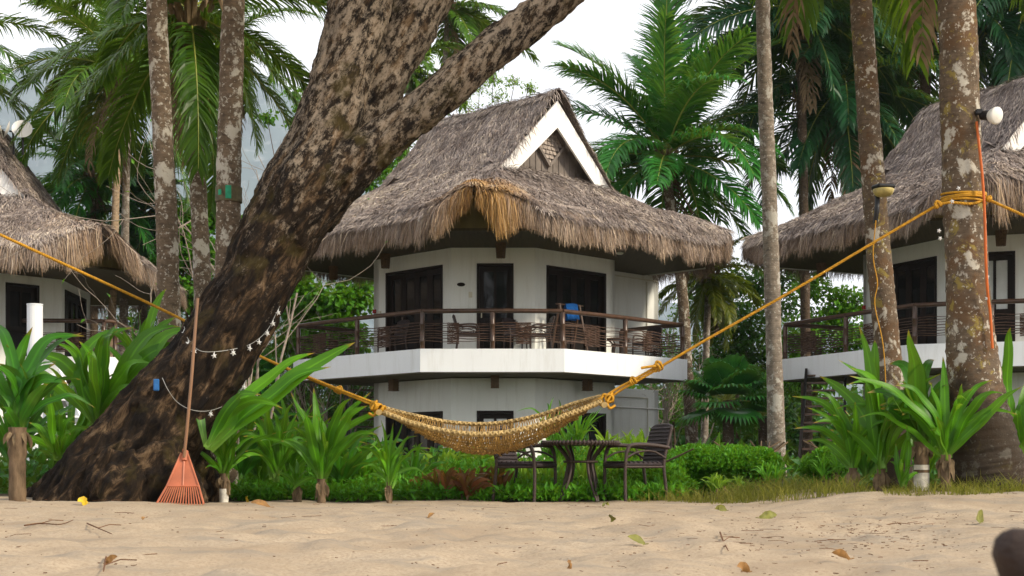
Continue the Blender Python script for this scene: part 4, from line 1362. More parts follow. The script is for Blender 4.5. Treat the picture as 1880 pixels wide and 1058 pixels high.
# --- fan palm
def fan_palm(label, px, py, D, rpx, seed, n=26):
    rng = np.random.default_rng(seed)
    base = G(px, D)
    root = thing('fan_palm', label, 'palm tree', base)
    top = P(px, py, D)
    mb = MB(); tube(mb, resample([[*base - [0, 0, .1]], [*(base + top) / 2 + [.03, 0, 0]], [*top]], 20), np.linspace(.16, .13, 20), 10)
    obj('trunk', mb, MT['palm_dark'], root, smooth=True)
    mb = MB(); Rr = rpx / F * D
    for k in range(n):
        az = k * 2.4 + rng.normal(0, .2)
        el = R(75 - 105 * (k / n)) + rng.normal(0, .1)
        d = np.array([math.cos(az) * math.cos(el), math.sin(az) * math.cos(el), math.sin(el)])
        hub = top + d * Rr * 0.5 + [0, 0, -0.06]
        tube(mb, [top, (top + hub) / 2 + [0, 0, .05], hub], 0.014, 4, mat=1, cap=False)
        sdv = norm(np.cross(d, [0, 0, 1.0]) + 1e-4); nn_ = np.cross(sdv, d)
        m = 26
        th = np.linspace(-1.9, 1.9, m)
        dirs = norm(d[None] * np.cos(th)[:, None] + sdv[None] * np.sin(th)[:, None] + nn_[None] * 0.15)
        L = Rr * 0.62 * (0.75 + 0.25 * np.cos(th)) * rng.uniform(.9, 1.1, m)
        g = np.array([0, 0, -1.])
        q = np.stack([np.broadcast_to(hub, dirs.shape), hub + dirs * (L * .5)[:, None], hub + dirs * (L * .8)[:, None] + g * (L * .06)[:, None], hub + dirs * (L * .98)[:, None] + g * (L * .25)[:, None]], 1)
        side = norm(np.cross(dirs, nn_))[:, None, :]
        ribbons(mb, q, side, (Rr * .085) * np.array([[.25, 1, .7, .1]]) * np.ones((m, 1)), np.clip(rng.normal(.5, .2, m), 0, 1), 0)
    obj('crown', mb, [MT['frond_bright'], MT['rachis']], root)
fan_palm('fan palm with round pleated leaves low behind the hedge, right of the middle cottage', 1335, 735, 36.0, 95, 5)
fan_palm('smaller fan palm behind the hedge beside the dark staircase of the right cottage', 1400, 765, 39.0, 60, 6, 18)
fan_palm('fan palm low behind the broad leaves left of the middle cottage', 470, 700, 38.0, 70, 8, 18)

# ================================================================ BROADLEAF TREES AND SHRUBS
def branch_rec(mb, p, d, L, r, depth, rng, tips, spread=0.6, up=0.15, sides=6):
    n = 6
    pts = [p]
    for k in range(n):
        d = norm(d + rng.normal(0, 0.13, 3) + np.array([0, 0, up * 0.25]))
        pts.append(pts[-1] + d * L / n)
    tube(mb, np.array(pts), np.linspace(r, r * 0.62, n + 1), sides if depth > 1 else 4, cap=False)
    tips.append((pts[-1], d))
    if depth > 0:
        for k in range(rng.integers(2, 4)):
            i = rng.integers(2, n + 1)
            dd = norm(d + rng.normal(0, spread, 3))
            branch_rec(mb, pts[i], dd, L * rng.uniform(.55, .8), r * .55, depth - 1, rng, tips, spread, up, sides)

def broadleaf(label, px, D, clumps, leaf=(0.14, 0.09), mat='green', dens=1.0, seed=0, name='leafy_tree', cat='tree', tr=0.11, bark='trunkbrown', lean=0, group=None, droop=0.3):
    rng = np.random.default_rng(seed + 500)
    base = G(px, D)
    root = thing(name, label, cat, base, 0, group)
    mb = MB(); lv = MB()
    cc = np.array([P(x, y, D + dy) for (x, y, r, dy) in clumps])
    rr = np.array([r / F * D for (_, _, r, _) in clumps])
    fork = base * 0.45 + cc.mean(0) * 0.55
    fork[0] = base[0] + (cc[:, 0].mean() - base[0]) * 0.4 + lean
    tube(mb, resample([base - [0, 0, .2], base * .5 + fork * .5 + [0.08, 0, 0], fork], 14), np.linspace(tr, tr * .7, 14), 9)
    for c, r in zip(cc, rr):
        m1 = (fork + c) / 2 + rng.normal(0, .15, 3)
        tube(mb, resample([fork, m1, c], 10), np.linspace(tr * .5, tr * .16, 10), 6, cap=False)
        for k in range(7):
            dv = rand_unit(1)[0] * r * .85
            tube(mb, resample([c - dv * .1, c + dv * .5 + rng.normal(0, .05, 3), c + dv], 5), np.linspace(tr * .14, .006, 5), 4, cap=False)
        # leaves sit on many small sprays, leaving gaps between them
        nsp = max(8, int(30 * dens * (r / 0.6) ** 1.6))
        dv = rand_unit(nsp) * (rng.random(nsp) ** 0.45)[:, None] * r * np.array([1.05, 1.05, .85])
        sc = c + dv
        nl = 15
        off = rng.normal(0, 1, (nsp, nl, 3)) * (0.11 + 0.12 * r) * np.array([1, 1, .55])
        pos = (sc[:, None, :] + off).reshape(-1, 3)
        axis = norm(np.repeat(norm(dv), nl, 0) * .7 + rng.normal(0, .65, pos.shape) + np.array([0, 0, -droop]))
        s = rng.uniform(.65, 1.15, len(pos))
        tone = np.clip(np.repeat(rng.normal(.5, .2, nsp), nl) + rng.normal(0, .14, len(pos)), 0, 1)
        leaves(lv, pos, axis, leaf[0] * s, leaf[1] * s, tone)
    obj('trunk', mb, MT[bark], root)
    obj('crown', lv, MT[mat], root)
    return root

bl = broadleaf
bl('heart leaved tree hanging over the balcony left of the middle cottage', 560, 45.0, [(560, 545, 50, 0), (620, 560, 45, 0), (655, 540, 30, .5), (590, 620, 45, 0), (640, 625, 35, 0), (545, 630, 40, 1), (535, 500, 35, 1)], (0.26, 0.23), 'green', 1.0, 1)
bl('darker leafy tree filling behind the balcony left end', 610, 50.0, [(600, 690, 55, 0), (655, 700, 45, 0), (540, 700, 50, 0), (650, 770, 50, 0), (590, 780, 60, 0)], (0.2, 0.1), 'deep', 1.0, 2)
bl('bright round leaved tree between the slim trunks and the leaning tree', 345, 46.0, [(345, 405, 34, 0), (390, 395, 26, 0), (340, 460, 42, 0), (395, 470, 40, 0), (300, 470, 34, 1), (345, 530, 45, 0), (440, 420, 28, 1), (450, 480, 40, 1)], (0.24, 0.2), 'green', .9, 3)
bl('deep green tree low behind the palm trunks on the left', 300, 50.0, [(265, 470, 42, 0), (290, 540, 52, 0), (370, 590, 52, 0), (440, 600, 48, 0), (250, 600, 50, 0), (480, 640, 48, 0), (330, 660, 55, 0)], (0.2, 0.11), 'deep', 1.0, 4)
bl('sparse bright leaved tree rising behind the left roof slope of the middle cottage', 700, 52.0, [(700, 290, 36, 0), (735, 270, 26, 0), (690, 325, 34, 0), (745, 330, 34, 0), (780, 235, 24, 0), (720, 195, 22, 0), (660, 345, 26, 0)], (0.2, 0.12), 'green', .75, 5)
bl('thin crowned tree with small yellow green sprays against the white sky above the ridge', 880, 56.0, [(835, 185, 20, 0), (880, 165, 16, 0), (915, 180, 16, 0), (945, 150, 13, 0), (970, 163, 9, 0), (905, 145, 12, 0), (800, 165, 22, 0), (780, 110, 22, 0), (860, 200, 16, 0)], (0.16, 0.07), 'lime', .5, 6, tr=.08)
bl('bright green leafy tree glimpsed left of the leaning tree against the mountain', 555, 50.0, [(545, 175, 20, 0), (560, 200, 18, 0), (490, 215, 12, 0), (548, 230, 14, 0)], (0.2, 0.13), 'green', .8, 7, tr=.07)
bl('dense dark leafy tree right of the middle cottage behind the pale slim trunk', 1350, 52.0, [(1330, 580, 48, 0), (1380, 600, 48, 0), (1350, 650, 50, 0), (1300, 650, 40, 0), (1400, 670, 45, 0), (1290, 560, 34, 1), (1430, 560, 40, 1), (1345, 515, 38, 2), (1395, 520, 36, 2), (1290, 520, 30, 2), (1450, 505, 36, 2)], (0.2, 0.12), 'deep', 1.1, 8)
bl('leafy tree with paler green foliage between the slender trunk and the right cottage', 1465, 50.0, [(1450, 620, 44, 0), (1500, 600, 42, 0), (1530, 560, 36, 0), (1460, 690, 44, 0), (1510, 680, 40, 0), (1545, 630, 34, 0), (1480, 530, 32, 0), (1572, 560, 30, 0), (1585, 620, 34, 0)], (0.22, 0.14), 'green', 1.0, 9)
bl('light green bush against the hill just right of the middle cottage wall', 1235, 50.0, [(1225, 620, 26, 0), (1240, 660, 30, 0), (1222, 700, 32, 0), (1250, 570, 20, 0), (1240, 745, 34, 0)], (0.18, 0.09), 'green', .8, 10, tr=.05)
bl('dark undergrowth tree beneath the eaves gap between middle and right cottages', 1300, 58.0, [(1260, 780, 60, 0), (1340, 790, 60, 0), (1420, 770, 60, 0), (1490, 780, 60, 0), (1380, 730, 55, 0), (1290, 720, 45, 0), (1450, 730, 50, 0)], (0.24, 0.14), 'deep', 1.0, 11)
bl('wide dark tree low behind the left cottage and leaning trunk', 420, 56.0, [(250, 720, 65, 0), (340, 740, 65, 0), (430, 720, 65, 0), (510, 760, 65, 0), (420, 810, 60, 0), (520, 560, 50, 0), (560, 440, 36, 0)], (0.24, 0.14), 'deep', 1.0, 12)

def bare_bush(label, px, D, hpx, seed, n=5, width=0.6, name='bare_shrub'):
    rng = np.random.default_rng(seed)
    base = G(px, D) if hpx[0] is None else P(px, hpx[0], D)
    root = thing(name, label, 'shrub', base)
    mb = MB(); tips = []
    H = hpx[1] / F * D
    for k in range(n):
        d = norm(np.array([rng.normal(0, width), rng.normal(0, .3), 1.0]))
        branch_rec(mb, base + rng.normal(0, .06, 3) * [1, 1, 0], d, H * rng.uniform(.4, .6), 0.035, 3, rng, tips, .5, .2)
    obj('twigs', mb, MT['twigbare'], root)
    lv = MB()
    pos = np.array([t[0] for t in tips]); ax = np.array([t[1] for t in tips])
    sel = rng.random(len(pos)) < .4
    leaves(lv, pos[sel], ax[sel] + rng.normal(0, .4, ax[sel].shape), .13, .07)
    obj('leaves', lv, MT['green'], root)
bare_bush('bare branching shrub left of the leaning tree against the mountain', 478, 30.0, (None, 640), 31, 5, .25)
bare_bush('leafless pale shrub behind the left cottage eave', 215, 45.0, (None, 470), 32, 7, .35)
bare_bush('dry pale twiggy shrub beside the middle cottage balcony', 600, 43.0, (None, 320), 33, 9, .45)
bare_bush('dry twiggy shrub right of the middle cottage wall', 1225, 44.0, (None, 290), 34, 7, .35)

# ================================================================ STRAP LEAVED PLANTS
def lily_leaf(mb, B, T, w, rng, bend=0.18, mat=0, curl=0.0, sidew=None):
    """one broad strap leaf from B to T, arching upward by bend x length; curl drops the tip"""
    B, T = np.asarray(B, float), np.asarray(T, float)
    ch = T - B
    L = np.linalg.norm(ch)
    up = np.array([0, 0, 1.0])
    perp = up - ch * np.dot(up, ch) / (L * L)
    if np.linalg.norm(perp) < 0.25:
        perp = np.array([rng.choice([-1, 1]) * 0.5, rng.normal(0, .4), 0.0])
    perp = norm(perp)
    bend = bend * rng.uniform(.7, 1.9)
    if curl == 0 and rng.random() < .3: curl = rng.uniform(.06, .22)
    C = (B + T) / 2 + perp * bend * L + rng.normal(0, .02, 3) * L
    n = 18
    t = np.linspace(0, 1, n)[:, None]
    path = (1 - t) ** 2 * B + 2 * t * (1 - t) * C + t * t * T
    if curl:
        k = np.clip((t - 0.72) / 0.28, 0, 1) ** 1.6
        out = norm(np.array([ch[0], ch[1], 0]) + 1e-6)
        path = path + k * curl * L * (out * 0.35 - up * 0.8)
    tg = norm(np.gradient(path, axis=0))
    # the blade faces the viewer or the sky, with a gentle twist along it
    view = np.array([rng.normal(0, .55), -1.0, 0.45 + rng.normal(0, .3)])
    tw = rng.normal(0, .5) * (t - .3)
    s0 = norm(np.cross(tg, view))
    n0 = np.cross(s0, tg)
    side = s0 * np.cos(tw) + n0 * np.sin(tw)
    nr = np.cross(side, tg)
    nr = nr * np.sign(nr[:, 2:3] + 1e-6)
    tt = t[:, 0]
    wp = w * (0.42 + 0.58 * sm(tt / 0.42)) * np.clip(1 - ((tt - .42) / .58).clip(0) ** 2.2, 0, 1) ** 0.9
    wp = wp * (1 + 0.05 * np.sin(tt * 21 + rng.uniform(0, 6)))
    path = path + nr * (0.012 * np.sin(tt * 15 + rng.uniform(0, 6)))[:, None] * L
    wp[-1] = 0.002
    ribbons(mb, path[None], side[None], wp[None], float(np.clip(rng.normal(.5, .22), 0, 1)), mat, fold=0.13, nrm=nr[None])

def lily(label, px, D, crown_py, tips, w=0.11, stem=None, seed=0, mat='lily', white=False, extra=11, cpx=None, group='broad strap leaved lilies'):
    """tips: (px, py[, width factor, bend, curl]) in the picture; extra short leaves fill the heart"""
    rng = np.random.default_rng(900 + seed)
    base = G(px, D)
    root = thing('spider_lily', label, 'plant', base, 0, group)
    c = P(cpx if cpx else px, crown_py, D)
    c[2] = max(c[2], base[2] + 0.02)
    mb = MB()
    H = 0
    for tp in tips:
        x, y = tp[0], tp[1]
        wf = tp[2] if len(tp) > 2 else 1.0
        bd = tp[3] if len(tp) > 3 else rng.uniform(.06, .2)
        cu = tp[4] if len(tp) > 4 else (0.12 if rng.random() < .35 else 0)
        T = P(x, y, D + rng.normal(0, .22))
        H = max(H, np.linalg.norm(T - c))
        lily_leaf(mb, c + rng.normal(0, .02, 3), T, w * wf, rng, bd, 0, cu)
    for k in range(extra):
        az = k * 2.4 + rng.normal(0, .3)
        L = H * rng.uniform(.45, .8)
        el = R(rng.uniform(30, 78))
        T = c + L * np.array([math.cos(az) * math.cos(el), math.sin(az) * math.cos(el), math.sin(el)])
        lily_leaf(mb, c + rng.normal(0, .02, 3), T, w * rng.uniform(.6, .95), rng, rng.uniform(.05, .28), 0, rng.choice([0, .15, .25]))
    obj('foliage', mb, MT[mat], root, smooth=True)
    if stem:
        r = stem / 2 / F * D
        m2 = MB()
        z = np.linspace(0, 1, 14)[:, None]
        q = (base - [0, 0, .12]) * (1 - z) + (c + [0, 0, .04]) * z
        rr = r * (1 + .08 * np.sin(z[:, 0] * 40) + rng.normal(0, .04, 14))
        tube(m2, q, rr, 12)
        so = obj('stem', m2, MT['stem'], root, smooth=True)
        if white:
            m3 = MB()
            z = np.linspace(0, .62, 8)[:, None]
            q = (base - [0, 0, .12]) * (1 - z) + (c + [0, 0, .04]) * z
            tube(m3, q, r * (1.07 + rng.normal(0, .02, 8)), 12)
            obj('whitewash', m3, MT['whitewash'], so, smooth=True)
        m4 = MB()                                        # dry husks under the leaves
        for k in range(10):
            az = k * 2.4
            d = np.array([math.cos(az), math.sin(az), 0])
            lily_leaf(m4, c + d * r * .8, c + d * (r * 1.5) - [0, 0, rng.uniform(.08, .22)], .05, rng, .1)
        obj('dry_husks', m4, MT['deadleaf'], root)
    return root

lily('broad leaved lily on a thick bare stem at the far left edge', 32, 14.9, 792,
     [(2, 655, 1.2), (102, 668, 1.3, .3), (60, 600, 1.2), (140, 584, 1.25, .3), (18, 615, .8), (-40, 640, 1.2), (-60, 720, 1.1), (120, 690, 1.3, .25), (150, 610, 1.0, .25), (-20, 570, 1.0), (75, 720, 1.0), (5, 740, .9)], .125, 32, 1, 'lily_dark')
lily('big lily with long dark leaves and a drooping yellow tip, rooted behind the trunk base', 178, 16.2, 782,
     [(66, 636, 1.3, .22), (240, 585, 1.15, .34, .1), (206, 572, 1.1, .05), (312, 560, 1.5, .12), (356, 574, 1.4, .1), (152, 610, 1.0), (225, 716, .7, .3, .2), (120, 600, 1.1), (280, 640, 1.1, .2), (345, 610, 1.2, .15)], .15, None, 2, 'lily')
lily('low bright lily between the bare stemmed lily and the trunk base', 104, 16.0, 842,
     [(93, 723, 1), (156, 776, 1), (56, 767, .9), (134, 754, .9), (80, 700, .8), (30, 800, .8), (150, 815, .8), (110, 740, .8)], .1, None, 3, 'lily')
lily('tall upright lily with yellow notched tips standing behind the leaning tree trunk', 255, 17.6, 700,
     [(298, 512, 1.1, .05), (318, 570, 1.1, .1), (278, 575, 1.0), (300, 620, 1.0, .2), (240, 610, 1.0), (340, 590, 1.3, .15), (248, 640, .8), (285, 650, .8)], .12, None, 4, 'lily')
lily('neat lily with a whitewashed stem right of the orange rake', 411, 15.6, 876,
     [(428, 762, .8), (384, 822, .7), (396, 790, .8), (461, 778, .9), (508, 795, .8, .25), (378, 855, .7), (445, 760, .8), (412, 750, .8), (480, 830, .8), (425, 735, .8)], .075, 16, 5, 'lily', True)
lily('lily with two giant leaves sweeping right across the balcony slab, beside the rake', 382, 15.0, 822,
     [(648, 619, 1.2, .06, .04), (575, 640, .85, .1, .03), (600, 655, .7, .05, .08), (470, 700, .7, .1)], .17, None, 6, 'lily', extra=2)
lily('pale green lily clump left of the hammock knots', 505, 16.4, 880,
     [(500, 741), (535, 723), (470, 763), (545, 760), (485, 700), (520, 690), (450, 790), (555, 800), (460, 740), (530, 775)], .085, None, 7, 'lily')
lily('large lily on a short pale stem beneath the left end of the hammock', 590, 15.8, 886,
     [(533, 722, 1.2, .08), (576, 712, 1.1, .05), (640, 714, 1.2, .1), (667, 728, 1.25, .12), (688, 783, 1.2, .15), (680, 720, 1.0), (540, 783, 1.0), (583, 748, 1.2), (553, 735, 1.1), (622, 755, 1.2), (610, 780, 1.2), (650, 760, 1.0), (520, 800, .9)], .1, 16, 8, 'lily')
lily('slim leaved lily on a thin green stalk below the hammock middle left', 714, 15.7, 892,
     [(684, 782, .8), (722, 778, .8), (761, 784, .8), (750, 800, .7), (787, 813, .8, .2), (650, 848, .7, .2), (783, 866, .7, .25), (663, 812, .8), (737, 818, .8), (700, 770, .7), (741, 775, .7), (672, 870, .6)], .062, 8, 9, 'lily', extra=8)
lily('small lily tuft between the large lily and the pale clump', 547, 16.0, 896, [(530, 850), (565, 845), (545, 835), (515, 870), (580, 875)], .06, 9, 10, 'lily', extra=5)
lily('lily with a yellow tipped leaf reaching far left, beside the dark staircase', 1566, 15.6, 866,
     [(1457, 720, 1.1, .3, .05), (1498, 764, 1, .25), (1577, 812, .8), (1530, 780, .9), (1500, 700, 1.0), (1545, 770, .8), (1590, 800, .8)], .095, 15, 11, 'lily')
lily('tall lily left of the whitewashed stump with leaves crossing the slab of the right cottage', 1618, 15.4, 868,
     [(1503, 690, 1.2, .16), (1544, 645, 1.0, .2), (1577, 598, 1.2, .05), (1609, 596, 1.25, .06), (1558, 703, 1, .2), (1570, 655, 1.1, .2), (1640, 700, 1.1), (1600, 740, 1.1), (1555, 790, 1), (1650, 740, 1), (1590, 690, 1)], .115, 17, 12, 'lily')
lily('lily on a thick whitewashed stump with one broad curling leaf at the top', 1692, 15.2, 818,
     [(1668, 600, 1.6, .03, .03), (1713, 640, 1.1), (1710, 690, 1.0), (1640, 640, 1.3), (1690, 650, 1.2), (1655, 700, 1.1), (1600, 700, 1.1, .22), (1740, 720, 1.0), (1620, 740, 1.0)], .13, 27, 13, 'lily_dark', True)
lily('lily nearest the thick roped palm, long leaves arching both ways', 1736, 14.8, 842,
     [(1832, 695, 1.1, .08), (1876, 708, 1.15, .1), (1731, 655, 1.0), (1646, 738, 1.1, .14), (1762, 690, 1.0), (1650, 690, 1.0, .16), (1560, 690, 1.0, .16), (1780, 700, 1.0), (1705, 700, .9), (1815, 680, .8, .14), (1720, 760, .9)], .1, 19, 14, 'lily')
lily('small lily sprout between the stumps at the right', 1657, 15.0, 896, [(1636, 842), (1674, 788), (1664, 780), (1675, 848), (1645, 815)], .06, None, 15, 'lily', extra=4)
lily('lily behind the thick roped palm, cut by the right edge', 1872, 16.6, 836,
     [(1860, 578, 1.2, .05), (1880, 722, 1.1), (1838, 735, 1.1, .16), (1900, 690, 1.1), (1920, 650, 1.1), (1850, 760, 1)], .13, None, 16, 'lily')
lily('leafy lily mass behind the pale clump, left of the middle cottage corner', 450, 18.5, 870, [(440, 760), (470, 740), (415, 770), (495, 770), (455, 735), (480, 800), (430, 800), (520, 790)], .09, None, 17, 'lily_dark')
lily('upright lily behind the large lily, against the dark stairs', 560, 18.5, 875, [(545, 760), (570, 745), (600, 770), (530, 790), (615, 800), (585, 790)], .085, None, 18, 'lily_dark')

for k, (x, D, cy, h, w, lab) in enumerate(((20, 17.5, 850, 150, .1, 'lily behind the bare stemmed one at the left edge'), (130, 17.8, 850, 170, .11, 'lily between the white stairs and the trunk base'), (640, 17.6, 890, 130, .08, 'lily right of the large one, before the dark stairs'),
    (480, 17.2, 890, 130, .075, 'lily in the second row beside the pale clump'), (690, 18.6, 885, 100, .06, 'thin lily in the second row under the left hammock end'), (1700, 17.6, 870, 170, .1, 'lily in the second row behind the whitewashed stump'), (1590, 17.8, 880, 160, .1, 'lily in the second row behind the leaning lichened palm'), (400, 17.8, 880, 120, .08, 'lily in the shade behind the whitewashed stem'),
    (437, 17.0, 885, 150, .08, 'lily between the whitewashed stem and the pale clump'), (528, 17.5, 880, 165, .085, 'tall lily behind the small tuft at the left'), (625, 16.9, 893, 110, .07, 'low lily filling the gap right of the large one'), (668, 17.3, 890, 95, .065, 'low lily left of the slim leaved one'), (760, 17.8, 890, 90, .06, 'low lily right of the slim leaved one'), (575, 18.2, 880, 180, .085, 'tallest lily in the back row below the left hammock rope'))):
    rg = np.random.default_rng(60 + k)
    tp = [(x + rg.normal(0, h * .5), cy - h * rg.uniform(.45, 1.0)) for _ in range(11)]
    lily(lab, x, D, cy, tp, w, None, 30 + k, 'lily' if k % 2 else 'lily_dark', extra=6)

# ---- rosettes and low shrubs
def rosette(name, label, cat, px, D, hpx, n, w, mat, seed, group=None, spreadx=0.5, stems=1, wpx=0, lift=0):
    rng = np.random.default_rng(1500 + seed)
    base = G(px, D)
    root = thing(name, label, cat, base, 0, group)
    mb = MB(); sb = MB()
    H = hpx / F * D
    for s in range(stems):
        ox = rng.uniform(-.5, .5) * wpx / F * D if stems > 1 else 0
        c = base + np.array([ox, rng.normal(0, .12) if stems > 1 else 0, H * (lift * rng.uniform(.5, 1.1))])
        if lift: tube(sb, [base + [ox * .8, 0, -.05], c], 0.012, 5, cap=False)
        for k in range(n):
            az = k * 2.4 + rng.normal(0, .3)
            el = R(rng.uniform(25, 85))
            L = H * (1 - lift * .6) * rng.uniform(.6, 1.05)
            T = c + L * np.array([math.cos(az) * math.cos(el) * spreadx * 2, math.sin(az) * math.cos(el), math.sin(el)])
            lily_leaf(mb, c + [0, 0, rng.uniform(-.3, 0) * H * lift], T, w, rng, rng.uniform(.05, .25), 0, rng.choice([0, .1, .2]))
    obj('foliage', mb, MT[mat], root, smooth=True)
    if lift: obj('stems', sb, MT['stem'], root)
    return root
rz = rosette
for k, (x, D, h, t) in enumerate(((822, 16.6, 60, 'left of the hammock body'), (862, 16.3, 64, 'largest one under the hammock'), (905, 16.7, 66, 'nearest the left patio chair'), (790, 17.0, 52, 'behind the slim leaved lily'))):
    rz('ti_plant', 'red brown leaved plant in the flower bed, ' + t, 'plant', x, D, h, 9, .055, 'redleaf', k, 'red leaved plants', .55, 4, 46, .35)
for k, (x, D, h, wpx, t) in enumerate(((885, 19.5, 85, 70, 'under the hammock belly'), (830, 20.5, 75, 80, 'left of the cottage door'), (1150, 20.0, 110, 80, 'behind the right patio chair'), (1050, 24.0, 95, 60, 'in front of the right folding door'), (480, 19.5, 110, 70, 'between lilies at the left'), (690, 18.9, 70, 80, 'low in the bed under the left hammock end'), (800, 18.4, 60, 60, 'in front of the left folding door'), (945, 18.6, 70, 60, 'behind the left patio chair'))):
    rz('croton_shrub', 'yellow green bushy shrub ' + t, 'shrub', x, D, h, 13, .05, 'lime', 20 + k, 'yellow green shrubs', .5, 12, wpx, .6)
for k, (x, h, t) in enumerate(((962, 84, 'behind the left chair'), (1000, 90, 'left of the table legs'), (1075, 92, 'behind the table legs'), (1108, 80, 'right of the table legs'), (930, 76, 'at the left of the left chair'))):
    rz('sword_leaved_plant', 'upright pale sword leaved plant ' + t, 'plant', x, 17.4, h, 9, .035, 'lime' if k != 4 else 'lily', 40 + k, 'sword leaved plants', .28, 4, 34, 0)
for k, (x, D, h, t) in enumerate(((1410, 17.2, 62, 'at the foot of the slender grey trunk'), (1320, 17.0, 46, 'in front of the hedge'), (1525, 18.0, 70, 'left of the palm with lamp'), (1345, 17.4, 36, 'at the hedge foot, smallest'))):
    rz('dracaena', 'small feathery light green plant ' + t, 'plant', x, D, h, 12, .022, 'lime' if k % 2 else 'hedge', 60 + k, 'feathery light green plants', .5, 4, 40, .5)
rz('leafy_sapling', 'thin leafy sapling in front of the folding door beside the hammock', 'plant', 1035, 22.0, 150, 12, .035, 'green', 80, None, .5, 7, 60, .8)

def hedge(label, D, blobs, seed, mat='hedge', n=9000, leaf=(.055, .03), px=None, trunks=()):
    rng = np.random.default_rng(seed)
    cx = np.mean([b[0] for b in blobs]) if px is None else px
    root = thing('clipped_hedge', label, 'hedge', G(cx, D), 0, 'clipped hedges')
    mb = MB()
    A = np.array([b[2] * b[3] for b in blobs], float)
    for b, a in zip(blobs, A / A.sum()):
        m = int(n * a)
        c = P(b[0], b[1], D + b[4]); rx, rz_ = b[2] / F * D, b[3] / F * D
        dv = rand_unit(m)
        dv[:, 2] = np.where(rng.random(m) < .75, np.abs(dv[:, 2]), dv[:, 2])
        rad = rng.random(m) ** .3
        nz_ = 1 + .1 * vnoise(dv * 2.7 + seed) + .06 * vnoise(dv * 7)
        pos = c + dv * (rad * nz_)[:, None] * np.array([rx, min(rx, .9), rz_])
        pos[:, 2] = np.maximum(pos[:, 2], gz(pos[:, 0], pos[:, 1]) + .02)
        ax = norm(dv * .6 + rng.normal(0, .6, dv.shape) + [0, 0, .45])
        tone = np.clip(.45 + .3 * vnoise(dv * 4 + seed) + rng.normal(0, .15, m), 0, 1)
        s = rng.uniform(.7, 1.2, m)
        leaves(mb, pos, ax, leaf[0] * s, leaf[1] * s, tone)
    obj('foliage', mb, MT[mat], root)
    tb = MB()
    for (x, y) in (trunks or [(cx, blobs[0][1])]):
        b0 = G(x, D)
        for k in range(4):
            tube(tb, resample([b0 + rng.normal(0, .05, 3) * [1, 1, 0] - [0, 0, .05], b0 + [rng.normal(0, .12), rng.normal(0, .1), .3], b0 + [rng.normal(0, .3), rng.normal(0, .2), .62]], 8), np.linspace(.03, .01, 8), 5)
    obj('stems', tb, MT['trunkbrown'], root)
hedge('rounded bright green hedge right of the patio set, its underside dark and woody', 18.6, [(1335, 862, 95, 42, 0), (1275, 866, 66, 48, 0), (1222, 876, 48, 42, 0), (1390, 858, 48, 34, -.1), (1245, 885, 40, 34, -.2)], 41, n=30000, trunks=((1400, 860), (1385, 860)))
hedge('low dense dark green bush between the right patio chair and the rounded hedge', 17.4, [(1185, 888, 65, 38, 0), (1235, 900, 45, 26, -.2), (1140, 892, 40, 32, 0)], 42, 'green', 10000, (.055, .03))
hedge('small rounded hedge behind the lilies beside the dark staircase', 19.0, [(1530, 856, 44, 36, 0), (1500, 870, 30, 30, 0)], 43, n=7000)

# ---- uncountable ground cover
def ground_cover():
    mb = MB(); rng = np.random.default_rng(77)
    m = 24000
    px = rng.uniform(380, 1260, m); D = rng.uniform(16.3, 19.5, m)
    x = X(px, D); z = gz(x, D)
    hgt = .14 + .36 * sm((D - 16.2) / 2.2) * (1 + .6 * vnoise(np.c_[px * .012, D, D * 0]))
    pos = np.c_[x, D, z + rng.random(m) ** .8 * hgt]
    ax = norm(rng.normal(0, .6, (m, 3)) + [0, -.25, .55])
    tone = np.clip(.4 + .35 * vnoise(np.c_[px * .02, D * 2, D * 0]) + rng.normal(0, .18, m), 0, 1)
    s = rng.uniform(.5, 1.3, m)
    leaves(mb, pos, ax, .1 * s, .042 * s, tone)
    o = obj('ground_cover', mb, MT['hedge'])
    tag(o, 'low mixed green leaves carpeting the flower bed edge', 'ground cover', kind='stuff')
    mb = MB()
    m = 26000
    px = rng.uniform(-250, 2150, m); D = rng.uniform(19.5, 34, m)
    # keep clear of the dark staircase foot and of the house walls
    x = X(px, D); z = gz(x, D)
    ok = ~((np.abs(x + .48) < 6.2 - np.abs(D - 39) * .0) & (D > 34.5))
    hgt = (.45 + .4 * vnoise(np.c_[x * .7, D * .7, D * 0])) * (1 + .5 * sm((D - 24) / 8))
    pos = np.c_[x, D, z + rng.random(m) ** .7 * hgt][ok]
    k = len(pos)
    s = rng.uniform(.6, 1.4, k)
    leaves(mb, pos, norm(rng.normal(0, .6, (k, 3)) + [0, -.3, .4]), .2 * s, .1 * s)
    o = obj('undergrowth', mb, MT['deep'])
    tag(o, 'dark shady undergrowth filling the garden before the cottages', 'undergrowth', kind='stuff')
    mb = MB()
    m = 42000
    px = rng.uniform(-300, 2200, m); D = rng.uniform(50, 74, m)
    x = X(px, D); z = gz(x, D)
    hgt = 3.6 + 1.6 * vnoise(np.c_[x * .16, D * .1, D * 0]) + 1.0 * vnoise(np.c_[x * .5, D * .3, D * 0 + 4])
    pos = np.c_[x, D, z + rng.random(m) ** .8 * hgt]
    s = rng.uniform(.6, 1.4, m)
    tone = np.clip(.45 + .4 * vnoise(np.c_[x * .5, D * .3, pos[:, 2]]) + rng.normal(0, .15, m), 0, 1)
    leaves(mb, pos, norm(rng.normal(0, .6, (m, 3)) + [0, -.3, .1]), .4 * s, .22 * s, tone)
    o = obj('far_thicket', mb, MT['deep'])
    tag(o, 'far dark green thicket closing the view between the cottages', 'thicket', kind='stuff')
ground_cover()

